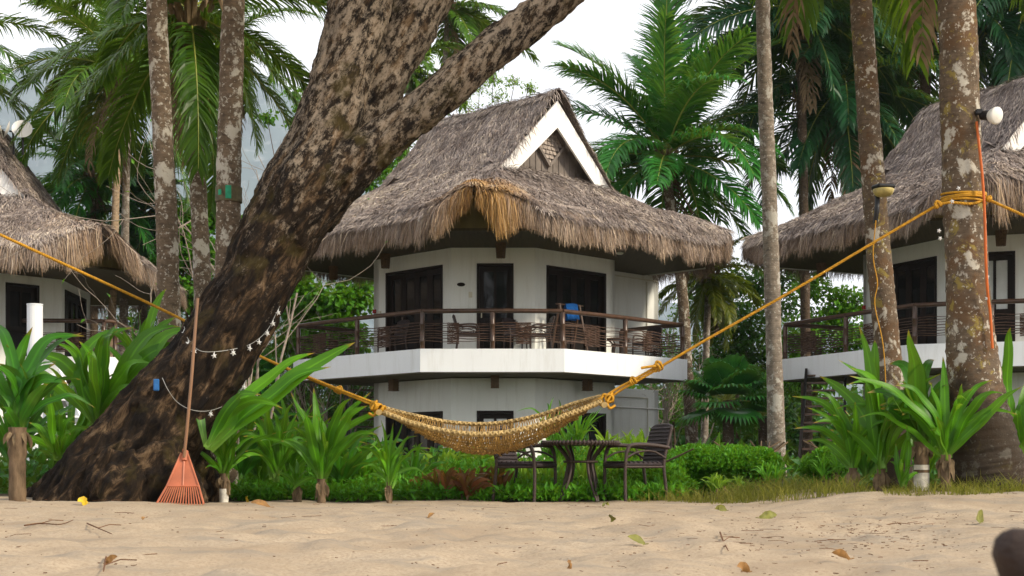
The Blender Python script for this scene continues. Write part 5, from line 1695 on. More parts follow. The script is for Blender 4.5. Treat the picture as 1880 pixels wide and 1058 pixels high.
def grass():
    mb = MB(); rng = np.random.default_rng(78)
    m = 15000
    px = rng.uniform(1150, 2050, m)
    D = 14.2 + 2.6 * rng.random(m) ** .9 - .5 * sm((px - 1500) / 300) + 1.2 * (1 - sm((px - 1200) / 250))
    x = X(px, D)
    dens = 1.3 * vnoise(np.c_[x * 2.6, D * 2.6, D * 0]) + .6 * vnoise(np.c_[x * 8, D * 8, D * 0]) + .3 * sm((px - 1500) / 200) - .15
    ok = dens > .12
    px, D, x, dens = px[ok], D[ok], x[ok], dens[ok]
    m = len(px)
    b = np.c_[x, D, gz(x, D) - .01]
    az = rng.uniform(0, 6.28, m); ln = rng.uniform(.2, .7, m)
    L = rng.uniform(.05, .2, m) * (.7 + .5 * np.clip(vnoise(np.c_[x * 3.7, D * 3.7, D * 0 + 9]), -1, 1)) * (1 + .5 * np.clip(dens, 0, 1))
    d = np.c_[np.cos(az) * ln, np.sin(az) * ln, np.ones(m)]
    q = np.stack([b, b + d * (L * .5)[:, None], b + d * [1.7, 1.7, .85] * L[:, None]], 1)
    side = norm(np.c_[-np.sin(az), np.cos(az), np.zeros(m)] + rng.normal(0, .3, (m, 3)))[:, None, :]
    ribbons(mb, q, side, np.array([[.008, .007, .001]]) * np.ones((m, 1)), np.clip(rng.normal(.5, .25, m), 0, 1))
    o = obj('grass', mb, MT['grass'])
    tag(o, 'dry yellowish grass along the beach edge at the right', 'grass', kind='stuff')
grass()

# ================================================================ STAIRCASES
def staircase(label, foot, head, width, zf, zh, mat, n=14, legs=True, rails=True):
    foot, head = np.array(foot, float), np.array(head, float)
    a = np.array([*foot, zf]); b = np.array([*head, zh])
    root = thing('staircase', label, 'staircase', a)
    d2 = norm(head - foot); s = np.array([-d2[1], d2[0], 0])
    for k in (-1, 1):
        mb = MB(); bar(mb, a + s * k * width / 2, b + s * k * width / 2, .06, .26)
        obj('stringer', mb, MT[mat], root)
        if rails:
            mb = MB()
            o = s * k * width / 2
            tube(mb, [a + o + [0, 0, .9], b + o + [0, 0, .9]], .035, 6)
            for t in (0, .33, .66, 1):
                q = a + (b - a) * t + o
                tube(mb, [q, q + [0, 0, .9]], .03, 6)
            obj('handrail', mb, MT[mat], root)
    for k in range(n):
        q = a + (b - a) * ((k + .6) / n)
        mb = MB(); bar(mb, q - s * (width / 2 - .04), q + s * (width / 2 - .04), .26, .045)
        obj('tread', mb, MT['bamboo' if mat == 'blackwood' else mat], root)  # dark stairs: the light the treads catch is put into a lighter brown
    return root
staircase('dark open wooden staircase rising to the balcony of the right cottage', (6.8, 31.3), (8.2, 37.0), 1.0, -.05, 3.0, 'blackwood', rails=False)
staircase('dark wooden staircase in the shade under the middle cottage balcony, left side', (-3.9, 39.2), (-4.6, 43.5), 1.1, -.05, 3.2, 'blackwood')
staircase('white staircase of the left cottage half hidden by broad leaves', (-9.9, 33.6), (-11.6, 34.9), 0.9, -.05, 2.9, 'whitepaint', rails=False)

# ================================================================ WHITE POST
b = np.array([X(64, 33), 33.0, float(gz(X(64, 33), 33))])
t = thing('white_post', 'round white painted post beside the left cottage balcony', 'post', b)
top = P(64, 560, 33)
mb = MB(); tube(mb, [b, [b[0], b[1], top[2] - .02], [b[0], b[1], top[2]]], [.178, .178, .165], 20); obj('shaft', mb, MT['whitepaint'], t, smooth=False)
mb = MB(); tube(mb, [[b[0], b[1], top[2] - .01], [b[0], b[1], top[2] + .02]], .185, 20); obj('cap', mb, MT['whitepaint'], t)

# ================================================================ SATELLITE DISHES
def dish(label, px, py, D, r, az, group='satellite dishes'):
    c = P(px, py, D)
    t = thing('satellite_dish', label, 'satellite dish', c - [0, 0, .55], 0, group)
    d = norm(np.array([math.sin(az), -math.cos(az), .35]))
    mb = MB()
    k = np.linspace(0.02, 1, 8)
    a = norm(np.cross(d, [0, 0, 1.0])); bb = np.cross(a, d)
    th = np.arange(24) / 24 * 2 * np.pi
    V_ = np.array([c + d * (.25 * r * q * q) + r * q * (np.cos(x_) * a + np.sin(x_) * bb) for q in k for x_ in th])
    i = np.arange(7)[:, None] * 24; j = np.arange(24)[None]; j2 = (j + 1) % 24
    mb.add(V_, np.stack([i + j, i + j2, i + 24 + j2, i + 24 + j], -1).reshape(-1, 4))
    obj('reflector', mb, MT['dish'], t, smooth=True)
    mb = MB(); tube(mb, [c - d * .02, c - d * .12, c - d * .14 - [0, 0, .6]], .03, 7); obj('mast', mb, MT['black'], t)
    mb = MB(); tube(mb, [c - bb * r + d * .25 * r, c + d * r * .9], .012, 5); tube(mb, [c + d * r * .88, c + d * r * 1.05], .04, 8); obj('feed_horn', mb, MT['ivory'], t)
dish('white satellite dish facing the beach on the left cottage ridge', 41, 239, 38.6, .27, .25)
dish('second satellite dish turned away beside the roof edge of the left cottage', 16, 240, 38.9, .26, -1.2)

# ================================================================ PATIO AND BALCONY FURNITURE
def chair(label, loc, rotz, group):
    """local: the seat faces -y"""
    t = thing('wicker_armchair', label, 'chair', loc, rotz, group)
    O = lambda n, m, mat, sm_=False: obj(n, m, MT[mat], t, world=False, smooth=sm_)
    hw = .27
    m = MB(); box(m, (0, 0, .43), (.5, .5, .05), bev=.02)
    for k in range(9): tube(m, [[-.25, -.24 + k * .06, .457], [.25, -.24 + k * .06, .457]], .011, 5)
    tube(m, [[-.26, -.26, .42], [.26, -.26, .42]], .022, 7)
    O('seat', m, 'wicker_panel')
    for s in (-1, 1):
        m = MB(); tube(m, resample([[s * hw, -.25, 0], [s * (hw - .005), -.255, .25], [s * hw, -.25, .46], [s * hw, -.235, .58]], 10), .02, 8); O('leg', m, 'wicker', True)
        m = MB(); tube(m, resample([[s * (hw - .02), .3, 0], [s * (hw - .02), .265, .25], [s * (hw - .02), .25, .45], [s * (hw - .02), .3, .66], [s * (hw - .03), .36, .86]], 14), .02, 8); O('leg', m, 'wicker', True)
        m = MB(); tube(m, resample([[s * hw, -.235, .56], [s * hw, -.2, .635], [s * (hw + .01), -.1, .655], [s * (hw + .01), .08, .65], [s * hw, .22, .635], [s * (hw - .02), .315, .62]], 18), .024, 8); O('armrest', m, 'wicker', True)
        m = MB(); tube(m, [[s * (hw - .01), -.25, .4], [s * (hw - .02), .25, .4]], .018, 6); tube(m, resample([[s * hw, -.24, .5], [s * hw, -.1, .57], [s * hw, .1, .58], [s * hw, .26, .5]], 8), .013, 6); O('side_rail', m, 'wicker', True)
    m = MB()
    bar(m, [0, .25, .46], [0, .365, .87], .48, .028, up=(0, 1, 0))
    for k in range(9): 
        z = .5 + k * .044
        y = .25 + (z - .46) * .28
        tube(m, [[-.245, y - .02, z], [.245, y - .02, z]], .012, 5)
    tube(m, resample([[-.245, .345, .82], [-.2, .37, .875], [0, .372, .89], [.2, .37, .875], [.245, .345, .82]], 12), .02, 7)
    O('backrest', m, 'wicker_panel')
    return t
D = 16.5
c1 = G(965, D); chair('dark wicker armchair under the hammock belly, left of the round table', c1, R(62), 'patio chairs')
c2 = G(1165, D - .1); chair('dark wicker armchair with its back to the hedge, right of the round table', c2, R(-68), 'patio chairs')

def round_table(label, loc, group=None, r=.45, h=.7):
    t = thing('round_table', label, 'table', loc, .35, group)
    O = lambda n, m, mat, sm_=False: obj(n, m, MT[mat], t, world=False, smooth=sm_)
    m = MB(); tube(m, [[0, 0, h - .045], [0, 0, h - .03], [0, 0, h - .01], [0, 0, h]], [r - .015, r, r, r - .012], 40)
    for k in range(60):
        a = k / 60 * 2 * math.pi
        tube(m, [[r * .99 * math.cos(a), r * .99 * math.sin(a), h - .048], [r * 1.012 * math.cos(a), r * 1.012 * math.sin(a), h - .02], [r * .98 * math.cos(a), r * .98 * math.sin(a), h + .006]], .012, 5)
    O('tabletop', m, 'wicker')
    for k in range(4):
        a = k / 4 * 2 * math.pi + .3
        d = np.array([math.cos(a), math.sin(a), 0])
        m = MB()
        for s in (-1, 1):
            e = np.array([-d[1], d[0], 0]) * s * .035
            tube(m, resample([d * .3 * r / .45 + e * .3, d * .2 + e + [0, 0, h * .4], d * .17 + e + [0, 0, h * .68], d * .3 + e * 2.4 + [0, 0, h - .04]], 14), .018, 7)
        O('leg', m, 'wicker', True)
    m = MB(); th = np.linspace(0, 2 * np.pi, 25); tube(m, np.c_[.19 * np.cos(th), .19 * np.sin(th), np.full(25, h * .66)], .016, 6, cap=False); O('ring_brace', m, 'wicker', True)
    return t
round_table('round dark wicker table with splayed legs between the two patio armchairs', G(1066, D + .05))

# balcony furniture (floor of the balcony is 2.93 above the lens)
zb = CAMZ + 2.93
def hp(x, y): return (HC[0] + x, HC[1] + y, zb)
chair('balcony armchair left of the door, seen through the rods', hp(-.62, -3.55), R(95), 'balcony chairs')
chair('balcony armchair right of the door with its back to the white wall', hp(1.15, -3.35), R(-80), 'balcony chairs')
chair('balcony armchair at the right folding door, left of the drying rack', hp(.6, -3.2), R(20), 'balcony chairs')
chair('balcony armchair at the far right corner of the balcony', hp(4.1, -.9), R(-45), 'balcony chairs')
chair('balcony armchair standing before the left folding door', hp(-2.6, -2.6), R(-50), 'balcony chairs')
round_table('small dark table on the balcony right end', hp(3.3, -1.55), None, .3, .5)

def drying_rack():
    o = np.array(hp(1.95, -2.75))
    t = thing('drying_rack', 'brown wooden A frame rack holding a towel on the balcony', 'drying rack', o, R(38))
    O = lambda n, m, mat, sm_=False: obj(n, m, MT[mat], t, world=False, smooth=sm_)
    for s in (-1, 1):
        for f in (-1, 1):
            m = MB(); bar(m, [s * .36, f * .3, 0], [s * .33, 0, 1.27], .045, .045, up=(0, 1, 0)); O('leg', m, 'bamboo')
    for z, y in ((1.25, 0), (.72, -.13), (.72, .13), (.3, -.23), (.3, .23)):
        m = MB(); tube(m, [[-.46 if z > 1 else -.36, y, z], [.46 if z > 1 else .36, y, z]], .018, 7); O('bar', m, 'bamboo')
    tw = MB()
    n = 14
    xs = np.linspace(-.14, .26, n)
    prof = [(.05, .86), (.035, 1.0), (.028, 1.2), (.018, 1.272), (0, 1.282), (-.018, 1.272), (-.03, 1.2), (-.04, 1.0), (-.055, .88)]
    V_ = np.array([[x + .01 * math.sin(z * 9), y * 1.2 + .014 * math.sin(x * 30 + z * 4) * (1.28 - z) * 3, z + .012 * math.sin(x * 12)] for (y, z) in prof for x in xs])
    i = np.arange(len(prof) - 1)[:, None] * n; j = np.arange(n - 1)[None]
    tw.add(V_, np.stack([i + j, i + j + 1, i + n + j + 1, i + n + j], -1).reshape(-1, 4))
    w = obj('towel', tw, MT['towel'], None, smooth=True)
    w.location = o; w.rotation_euler = (0, 0, R(38))
    md = w.modifiers.new('thickness', 'SOLIDIFY'); md.thickness = .008
    tag(w, 'blue towel hanging over the wooden rack on the balcony', 'towel')
drying_rack()

# ================================================================ HAMMOCK AND ROPES
def twist_rope(mb, pts, r, n=120, turns_per_m=14, mat=0):
    q = resample(pts, n)
    L = np.linalg.norm(np.diff(q, axis=0), axis=1).sum()
    tg = norm(np.gradient(q, axis=0))
    a = norm(np.cross(tg, np.array([.1, .3, 1.0]))); b_ = np.cross(tg, a)
    s = np.linspace(0, L * turns_per_m * 2 * np.pi, n)
    for k in range(3):
        ph = s + k * 2 * np.pi / 3
        tube(mb, q + (a * np.cos(ph)[:, None] + b_ * np.sin(ph)[:, None]) * r * .5, r * .62, 6, mat=mat)

def knot(mb, c, r, d, rng, loops=4, rr=.016):
    r, rr = r * .78, rr * .85
    d = norm(np.asarray(d, float))
    a = norm(np.cross(d, [0, 1.0, .2])); b_ = np.cross(d, a)
    for k in range(loops):
        th = np.linspace(0, 2 * np.pi, 18)
        o = c + d * (k - (loops - 1) / 2) * rr * 1.5
        tl = rng.normal(0, .35)
        q = o + (np.cos(th)[:, None] * a + np.sin(th)[:, None] * (b_ + d * tl)) * r * rng.uniform(.85, 1.15)
        tube(mb, q, rr * .85, 6, cap=False)
    tube(mb, resample([c, c + d * r + a * r * .6, c + a * r * 1.6, c - d * r + a * .3 * r, c - d * r * 1.6 - a * r], 16), rr, 6)

def build_hammock():
    rng = np.random.default_rng(5)
    D0, D1 = 15.85, 15.6
    root = thing('hammock', 'woven rattan hammock strung on yellow rope from the leaning tree to the thick palm', 'hammock', P(900, 800, 15.7))
    n = 90
    near = resample([P(704, 758, D0 - .05), P(760, 778, 15.6), P(830, 794, 15.45), P(905, 797, 15.42), P(985, 782, 15.45), P(1055, 757, 15.5), P(1104, 738, D1 - .05)], n)
    far = resample([P(700, 748, D0 + .06), P(760, 763, 16.1), P(830, 776, 16.2), P(905, 778, 16.2), P(985, 764, 16.1), P(1055, 741, 15.95), P(1104, 728, D1 + .07)], n)
    t = np.linspace(0, 1, n)
    dep = .27 * np.sin(np.pi * np.clip((t - .02) / .96, 0, 1)) ** 1.25
    m_ = 12
    s = np.linspace(0, 1, m_)
    body = near[:, None, :] * (1 - s)[None, :, None] + far[:, None, :] * s[None, :, None]
    body = body - np.array([0, 0, 1.0]) * (dep[:, None] * (np.sin(np.pi * s) ** .62)[None, :])[..., None]
    # net: cross strands (doubled, slightly zigzag) and lengthwise cords
    mb = MB()
    N = 210
    for k in range(1, N):
        u = k / N * (n - 1)
        i = int(u); f = u - i
        row = body[i] * (1 - f) + body[min(i + 1, n - 1)] * f
        row = row + rng.normal(0, .003, row.shape)
        row[:, 0] += .02 * (-1) ** k * np.sin(s * np.pi * 7 + rng.normal(0, .3)) + rng.normal(0, .004)
        row[:, 2] -= np.sin(np.pi * s) * abs(rng.normal(0, .012))
        tube(mb, resample(row, 14), .0055, 4, cap=False, rnd=rng.random())
    for j in range(1, m_ - 1):
        q = body[:, j] + rng.normal(0, .002, (n, 3))
        tube(mb, q, .008, 4, cap=False)
    obj('net', mb, MT['rattan'], root)
    for nm, q, r_, mt in (('edge_braid', near, .026, 'rattan_pale'), ('edge_braid', far, .022, 'rattan_pale')):
        mb = MB()
        q2 = resample(q, 260)
        tg = norm(np.gradient(q2, axis=0)); a = norm(np.cross(tg, [0, 1, 0])); b_ = np.cross(tg, a)
        L = np.linalg.norm(np.diff(q2, axis=0), axis=1).sum()
        sp = np.linspace(0, L * 2 * np.pi * 9, 260)
        for k in range(4):
            ph = sp + k * np.pi / 2
            tube(mb, q2 + (a * np.cos(ph)[:, None] * 1.0 + b_ * np.sin(ph * (1 if k % 2 else -1))[:, None] * 1.0) * r_ * .75, r_ * .5, 5)
        tube(mb, q2, r_ * .55, 6)
        obj(nm, mb, MT[mt], root, smooth=True)
    # gathered ends: coil of rope round a pale wooden pin
    for (x, y, Dd, sg) in ((694, 749, D0, -1), (1112, 735, D1, 1)):
        c = P(x, y, Dd)
        mb = MB(); knot(mb, c, .055, P(x + 40 * sg, y - 16, Dd) - c, rng, 6, .019); knot(mb, c + [.04 * sg, -.03, .02], .05, [0.2, 1, .1], rng, 4, .017)
        tube(mb, resample([c + [0, -.05, -.02], c + [.04 * sg, -.07, -.09], c + [.1 * sg, -.05, -.06]], 8), .016, 6)
        obj('lashing', mb, MT['rope'], root, smooth=True)
        mb = MB(); tube(mb, [c + [-.02 * sg, -.11, -.055], c + [-.02 * sg, .1, -.045]], .034, 14); obj('end_pin', mb, MT['rattan_pale'], root)
    # left rope: behind the leaning tree, up to the left out of the picture
    mb = MB()
    twist_rope(mb, [P(690, 746, D0), P(625, 719, 16.0), P(560, 692, 16.25)], .015, 120)
    twist_rope(mb, [P(690, 741, D0), P(622, 715, 16.0), P(556, 688, 16.25)], .015, 120)
    twist_rope(mb, [P(562, 692, 16.25), P(485, 658, 16.6), P(380, 609, 16.9), P(290, 565, 16.9), P(150, 500, 16.4), P(0, 431, 16.0), P(-120, 376, 15.7)], .017, 420)
    obj('rope', mb, MT['rope'], root, smooth=True)
    for (x, y, r_) in ((557, 690, .045), (622, 717, .04)):
        mb = MB(); knot(mb, P(x, y, 16.1 if x > 600 else 16.25), r_, [1, 0, -.42], rng, 4, .015); obj('knot', mb, MT['rope'], root, smooth=True)
    # right rope to the palm, with turns round the trunk
    mb = MB()
    twist_rope(mb, [P(1116, 733, D1), P(1140, 716, 15.58), P(1164, 703, 15.55), P(1212, 675, 15.5)], .014, 100)
    twist_rope(mb, [P(1112, 727, D1), P(1136, 712, 15.58), P(1162, 698, 15.55), P(1210, 671, 15.5)], .014, 100)
    twist_rope(mb, [P(1212, 674, 15.5), P(1300, 622, 15.42), P(1450, 537, 15.28), P(1600, 448, 15.12), P(1722, 376, 15.0)], .015, 420)
    pc = P(1769, 366, 15.2); rad = 37 / F * 15.2 + .012
    for k in range(5):
        th = np.linspace(0, 2 * np.pi, 40)
        q = np.c_[pc[0] + rad * np.cos(th), pc[1] + rad * np.sin(th), pc[2] + .055 - k * .026 + .02 * np.sin(th + k)]
        tube(mb, q, .013, 6, cap=False)
    twist_rope(mb, [P(1722, 376, 15.0), P(1745, 372, 14.97), P(1785, 374, 14.96), P(1808, 366, 15.06)], .014, 60)
    obj('rope', mb, MT['rope'], root, smooth=True)
    for (x, y, r_) in ((1163, 700, .04), (1210, 673, .05), (1722, 376, .035)):
        mb = MB(); c = P(x, y, 15.55 - (x - 1163) / 560 * .55); knot(mb, c, r_, [1, 0, .58], rng, 4, .014)
        if x == 1210: tube(mb, resample([c, c + [-.07, -.03, .0], c + [-.2, -.03, -.02]], 8), .017, 6)
        obj('knot', mb, MT['rope'], root, smooth=True)
build_hammock()
mb = MB(); rng5 = np.random.default_rng(6)
twist_rope(mb, [P(1806, 362, 15.1), P(1822, 370, 15.05), P(1880, 396, 14.9), P(2000, 452, 14.6)], .015, 120)
knot(mb, P(1815, 366, 15.05), .03, [1, 0, -.4], rng5, 3, .013)
o = obj('rope', mb, MT['rope'], None, origin=P(1815, 366, 15.05), smooth=True)
tag(o, 'yellow rope running from the thick palm out of the right edge', 'rope')

# ================================================================ RAKE
def build_rake():
    D = 14.4
    g = G(331, D); g[2] += .0
    root = thing('leaf_rake', 'orange fan shaped leaf rake with wooden handle leaning on the trunk', 'rake', g)
    def q(x, y, dd=0.0): return P(x, y, D + dd)
    # head: top at (338,832), shoulders at y 895, tines to y 922
    gy = 860 + (CAMZ - g[2]) * F / D
    yb = gy - 1
    m = MB()
    lean = .22
    def pt(x, y): 
        return q(x, y, lean * (1 - (y - 832) / (yb - 832)) * 1.0)
    # plate
    A_, B_, C_, E_ = pt(333, 832), pt(344, 832), pt(365, 893), pt(306, 893)
    off = np.array([0, .008, 0])
    V_ = [A_, B_, C_, E_]
    m.add(np.vstack([V_, np.array(V_) + off]), [[0, 1, 2, 3], [7, 6, 5, 4], [0, 4, 5, 1], [1, 5, 6, 2], [2, 6, 7, 3], [3, 7, 4, 0]])
    tube(m, [pt(333, 832), pt(306, 893), pt(287, yb)], .011, 6); tube(m, [pt(344, 832), pt(365, 893), pt(374, yb)], .011, 6)
    tube(m, [pt(338, 838), pt(336, 892)], .012, 6)
    tube(m, [pt(306, 893), pt(365, 893)], .012, 6)
    head = obj('head', m, MT['orange'], root)
    for k in range(17):
        f = k / 16
        m = MB()
        a = pt(307 + 57 * f, 893); b = pt(289 + 84 * f, yb - 1)
        bar(m, a, b, .011, .007, up=(0, 1, 0))
        tube(m, [b, b + np.array([0, -.03, -.012])], .0055, 5)
        obj('tine', m, MT['orange'], head)
    m = MB(); tube(m, [pt(336, 828), pt(341, 828 + 1), pt(338.5, 846)], [.025, .028, .03], 10); obj('socket', m, MT['orange'], head)
    m = MB()
    tube(m, resample([q(338, 840, .18), q(344, 780, .16), q(352, 690, .16), q(358, 610, .2), q(363, 548, .26)], 24), .0165, 10)
    obj('handle', m, MT['handle'], root, smooth=True)
build_rake()

# ================================================================ LAMPS AND CABLE ON THE PALMS
def small_lamp():
    D = 16.4
    c = P(1622, 352, D)
    t = thing('palm_lamp', 'small yellowed outdoor lamp strapped to the leaning lichened palm', 'lamp', c)
    m = MB(); tube(m, [c + [-.09, .12, .05], c + [0, .02, .05], c + [.03, -.02, .03]], .03, 8); box(m, c + [0, 0, .055], (.24, .17, .05), .3, bev=.02); obj('housing', m, MT['black'], t)
    m = MB()
    zz = np.array([.03, .02, -.03, -.055, -.06]); rr = np.array([.115, .125, .105, .07, .01])
    tube(m, np.array([[c[0], c[1], c[2] + z] for z in zz]), rr, 16); obj('lamp_cover', m, MT['lampyellow'], t, smooth=True)
    m = MB(); tube(m, resample([P(1611, 360, 16.5), P(1610, 385, 16.47), P(1607, 410, 16.5)], 8), .03, 7); obj('bracket', m, MT['black'], t)
    m = MB(); tube(m, resample([P(1608, 405, 16.45), P(1603, 470, 16.45), P(1611, 520, 16.48), P(1606, 560, 16.5), P(1622, 640, 16.5), P(1628, 760, 16.5)], 30), .007, 5); obj('cord', m, MT['rope'], t)
small_lamp()
def flood():
    D = 15.0
    c = P(1812, 216, D)
    t = thing('floodlight', 'white reflector lamp bulb on a black arm at the thick palm', 'lamp', P(1795, 212, D))
    m = MB(); tube(m, resample([P(1788, 208, 15.12), P(1798, 204, D), P(1805, 210, D)], 8), .02, 8); box(m, P(1797, 206, D), (.07, .06, .06), bev=.01); obj('bracket', m, MT['black'], t)
    d = norm(np.array([.45, -.8, -.22]))
    s0 = P(1806, 212, D)
    m = MB(); tube(m, [s0 - d * .02, s0 + d * .06, s0 + d * .1], [.05, .055, .06], 14); obj('socket', m, MT['black'], t, smooth=True)
    m = MB(); k = np.array([.09, .12, .16, .18, .195, .2]); r_ = np.array([.055, .075, .09, .092, .07, .005])
    tube(m, s0 + d * k[:, None], r_, 20); obj('bulb', m, MT['lampwhite'], t, smooth=True)
flood()
mb = MB()
tube(mb, resample([P(1793, 224, 14.98), P(1797, 262, 14.94), P(1804, 330, 14.92), P(1808, 400, 14.9), P(1810, 480, 14.88), P(1814, 545, 14.9), P(1818, 575, 14.92), P(1822, 640, 14.9)], 60), .015, 8)
o = obj('orange_cable', mb, MT['cable'], None, origin=P(1805, 330, 14.92), smooth=True)
tag(o, 'orange cable hanging down the right side of the thick palm trunk', 'cable')

def collar():
    D = 17.0
    t = thing('metal_collar', 'rusty metal rat guard collar with green patches round the pale palm trunk', 'collar', P(420, 357, D))
    m = MB(); c = P(420, 357, D); r = 24 / F * D
    a = P(420, 345, D)[2]; b = P(420, 372, D)[2]
    tube(m, [[c[0], c[1], b], [c[0], c[1], (a + b) / 2], [c[0], c[1], a]], [r * 1.03, r, r * 1.03], 28, cap=False); obj('band', m, MT['rustgreen'], t)
    for (x, w, h) in ((424, 10, 24), (408, 7, 10)):
        m = MB(); th = np.linspace(-.5, .5, 5) * w / 24 - math.pi / 2 + (x - 420) / 24
        V_ = np.array([[c[0] + r * 1.06 * math.cos(q), c[1] + r * 1.06 * math.sin(q), z] for z in (c[2] - h / 2 / F * D, c[2] + h / 2 / F * D) for q in th])
        m.add(V_, [[i, i + 1, i + 6, i + 5] for i in range(4)]); obj('green_patch', m, MT['greentag'], t)
collar()

# ================================================================ STAR LIGHTS AND BLUE BOX ON THE LEANING TREE
def bark_front(px, py, d0=15.4):
    """first bark point seen at this pixel"""
    return None
dg_ = bpy.context.evaluated_depsgraph_get()
dg_.update()
trunk = [o for o in big_tree.children if o.name.startswith('trunk')][0]
def on_trunk(px, py, lift=.02, default=14.8):
    o = Vector((0, 0, CAMZ)); d = Vector(P(px, py, 15.0)) - o
    iv = trunk.matrix_world.inverted()
    hit, loc, nr, _ = trunk.ray_cast(iv @ o, (iv @ (o + d) - iv @ o).normalized())
    if not hit: return P(px, py, default)
    w = trunk.matrix_world @ loc
    return np.array(w) - np.array(d.normalized()) * lift
def star_string(label, pts, stars, seed):
    rng = np.random.default_rng(seed)
    q = np.array([on_trunk(x, y) for x, y in pts])
    root = thing('star_lights', label, 'string lights', q[len(q) // 2], 0, 'star light strings')
    q = resample(q, 60)
    mb = MB(); tube(mb, q, .004, 4); obj('wire', mb, MT['wire'], root)
    for f in stars:
        p = q[int(f * 59)] - [0, .02, .045]
        m = MB(); r = .033
        rot = rng.uniform(0, 6.28); tl = rng.normal(0, .4)
        ring = []
        for k in range(10):
            a = k * math.pi / 5 + rot; rr = r if k % 2 == 0 else r * .45
            ring.append([rr * math.cos(a), rr * math.cos(a) * tl * .3, rr * math.sin(a)])
        ring = np.array(ring)
        V_ = np.vstack([p + ring, [p + [0, -.014, 0], p + [0, .014, 0]]])
        m.add(V_, [[k, (k + 1) % 10, 10] for k in range(10)] + [[(k + 1) % 10, k, 11] for k in range(10)])
        tube(m, [p, q[int(f * 59)]], .004, 4)
        obj('star', m, MT['starwhite'], root)
star_string('upper string of white star lights wound round the leaning trunk', [(338, 600), (345, 622), (365, 643), (392, 646), (430, 641), (458, 633), (480, 618), (495, 600), (505, 580), (514, 562)], [.02, .12, .2, .34, .45, .56, .66, .76, .86, .97], 3)
star_string('lower string of star lights hanging on the trunk from the blue box', [(298, 694), (308, 715), (325, 738), (350, 752), (378, 755), (405, 748), (425, 736), (440, 720), (452, 698)], [.55, .72, .86, .97], 4)
c = on_trunk(287, 707, .03)
t = thing('blue_box', 'small blue battery box fixed on the leaning trunk', 'battery box', c)
mb = MB(); box(mb, c, (.06, .03, .125), .1, bev=.008); obj('case', mb, MT['bluebox'], t)
mb = MB(); box(mb, c + [0, -.017, -.02], (.035, .006, .05), .1, bev=.002); obj('lid', mb, MT['bluebox'], t)
# little stars on the thick palm
for k, (x, y) in enumerate(((1724, 424), (1726, 438), (1760, 346), (1748, 370), (1813, 508), (1812, 548))):
    p = P(x, y, 14.86 if x < 1790 else 14.9); m = MB(); r = .028
    ring = np.array([[(r if j % 2 == 0 else r * .45) * math.cos(j * math.pi / 5 + k), 0, (r if j % 2 == 0 else r * .45) * math.sin(j * math.pi / 5 + k)] for j in range(10)])
    m.add(np.vstack([p + ring, [p + [0, -.012, 0], p + [0, .012, 0]]]), [[j, (j + 1) % 10, 10] for j in range(10)] + [[(j + 1) % 10, j, 11] for j in range(10)])
    o = obj('star_light', m, MT['starwhite'], None, origin=p)
    w_ = ('upper one at the left side of the thick palm, below the rope', 'lower one at the left side of the thick palm, below the rope', 'above the rope turns on the thick palm', 'among the rope turns of the thick palm', 'upper one beside the orange cable', 'lower one beside the orange cable')[k]
    tag(o, 'white star light, ' + w_, 'star light', 'star lights on the thick palm')

# ================================================================ LOG END AT THE LOWER RIGHT (close, out of focus)
def log():
    D = 1.7
    t_ = np.array([0, .06, .16, .3, .45, .6])
    a = P(1884, 1030, D)
    d = norm(np.array([.55, -.1, -.75]))
    base = a + d * .42
    root = thing('wooden_post', 'dark brown rounded post end close to the viewer at the lower right corner', 'post', base)
    mb = MB()
    k = np.array([-.045, -.042, -.03, -.005, .03, .1, .25, .5]); r_ = np.array([.002, .014, .026, .036, .041, .044, .046, .05])
    V = tube(mb, a + d * k[:, None], r_, 24)
    mb.v[0] = mb.v[0] + .003 * fbm(mb.v[0] * 40, 3)[:, None].astype(np.float32)
    obj('shaft', mb, MT['log'], root, smooth=True)
    mb = MB(); th = np.linspace(0, 2 * np.pi, 20)
    x1 = norm(np.cross(d, [0, 1, 0])); x2 = np.cross(d, x1)
    tube(mb, (a + d * .2) + (np.cos(th)[:, None] * x1 + np.sin(th)[:, None] * x2) * .048, .006, 6, cap=False); obj('groove_band', mb, MT['log'], root)
log()

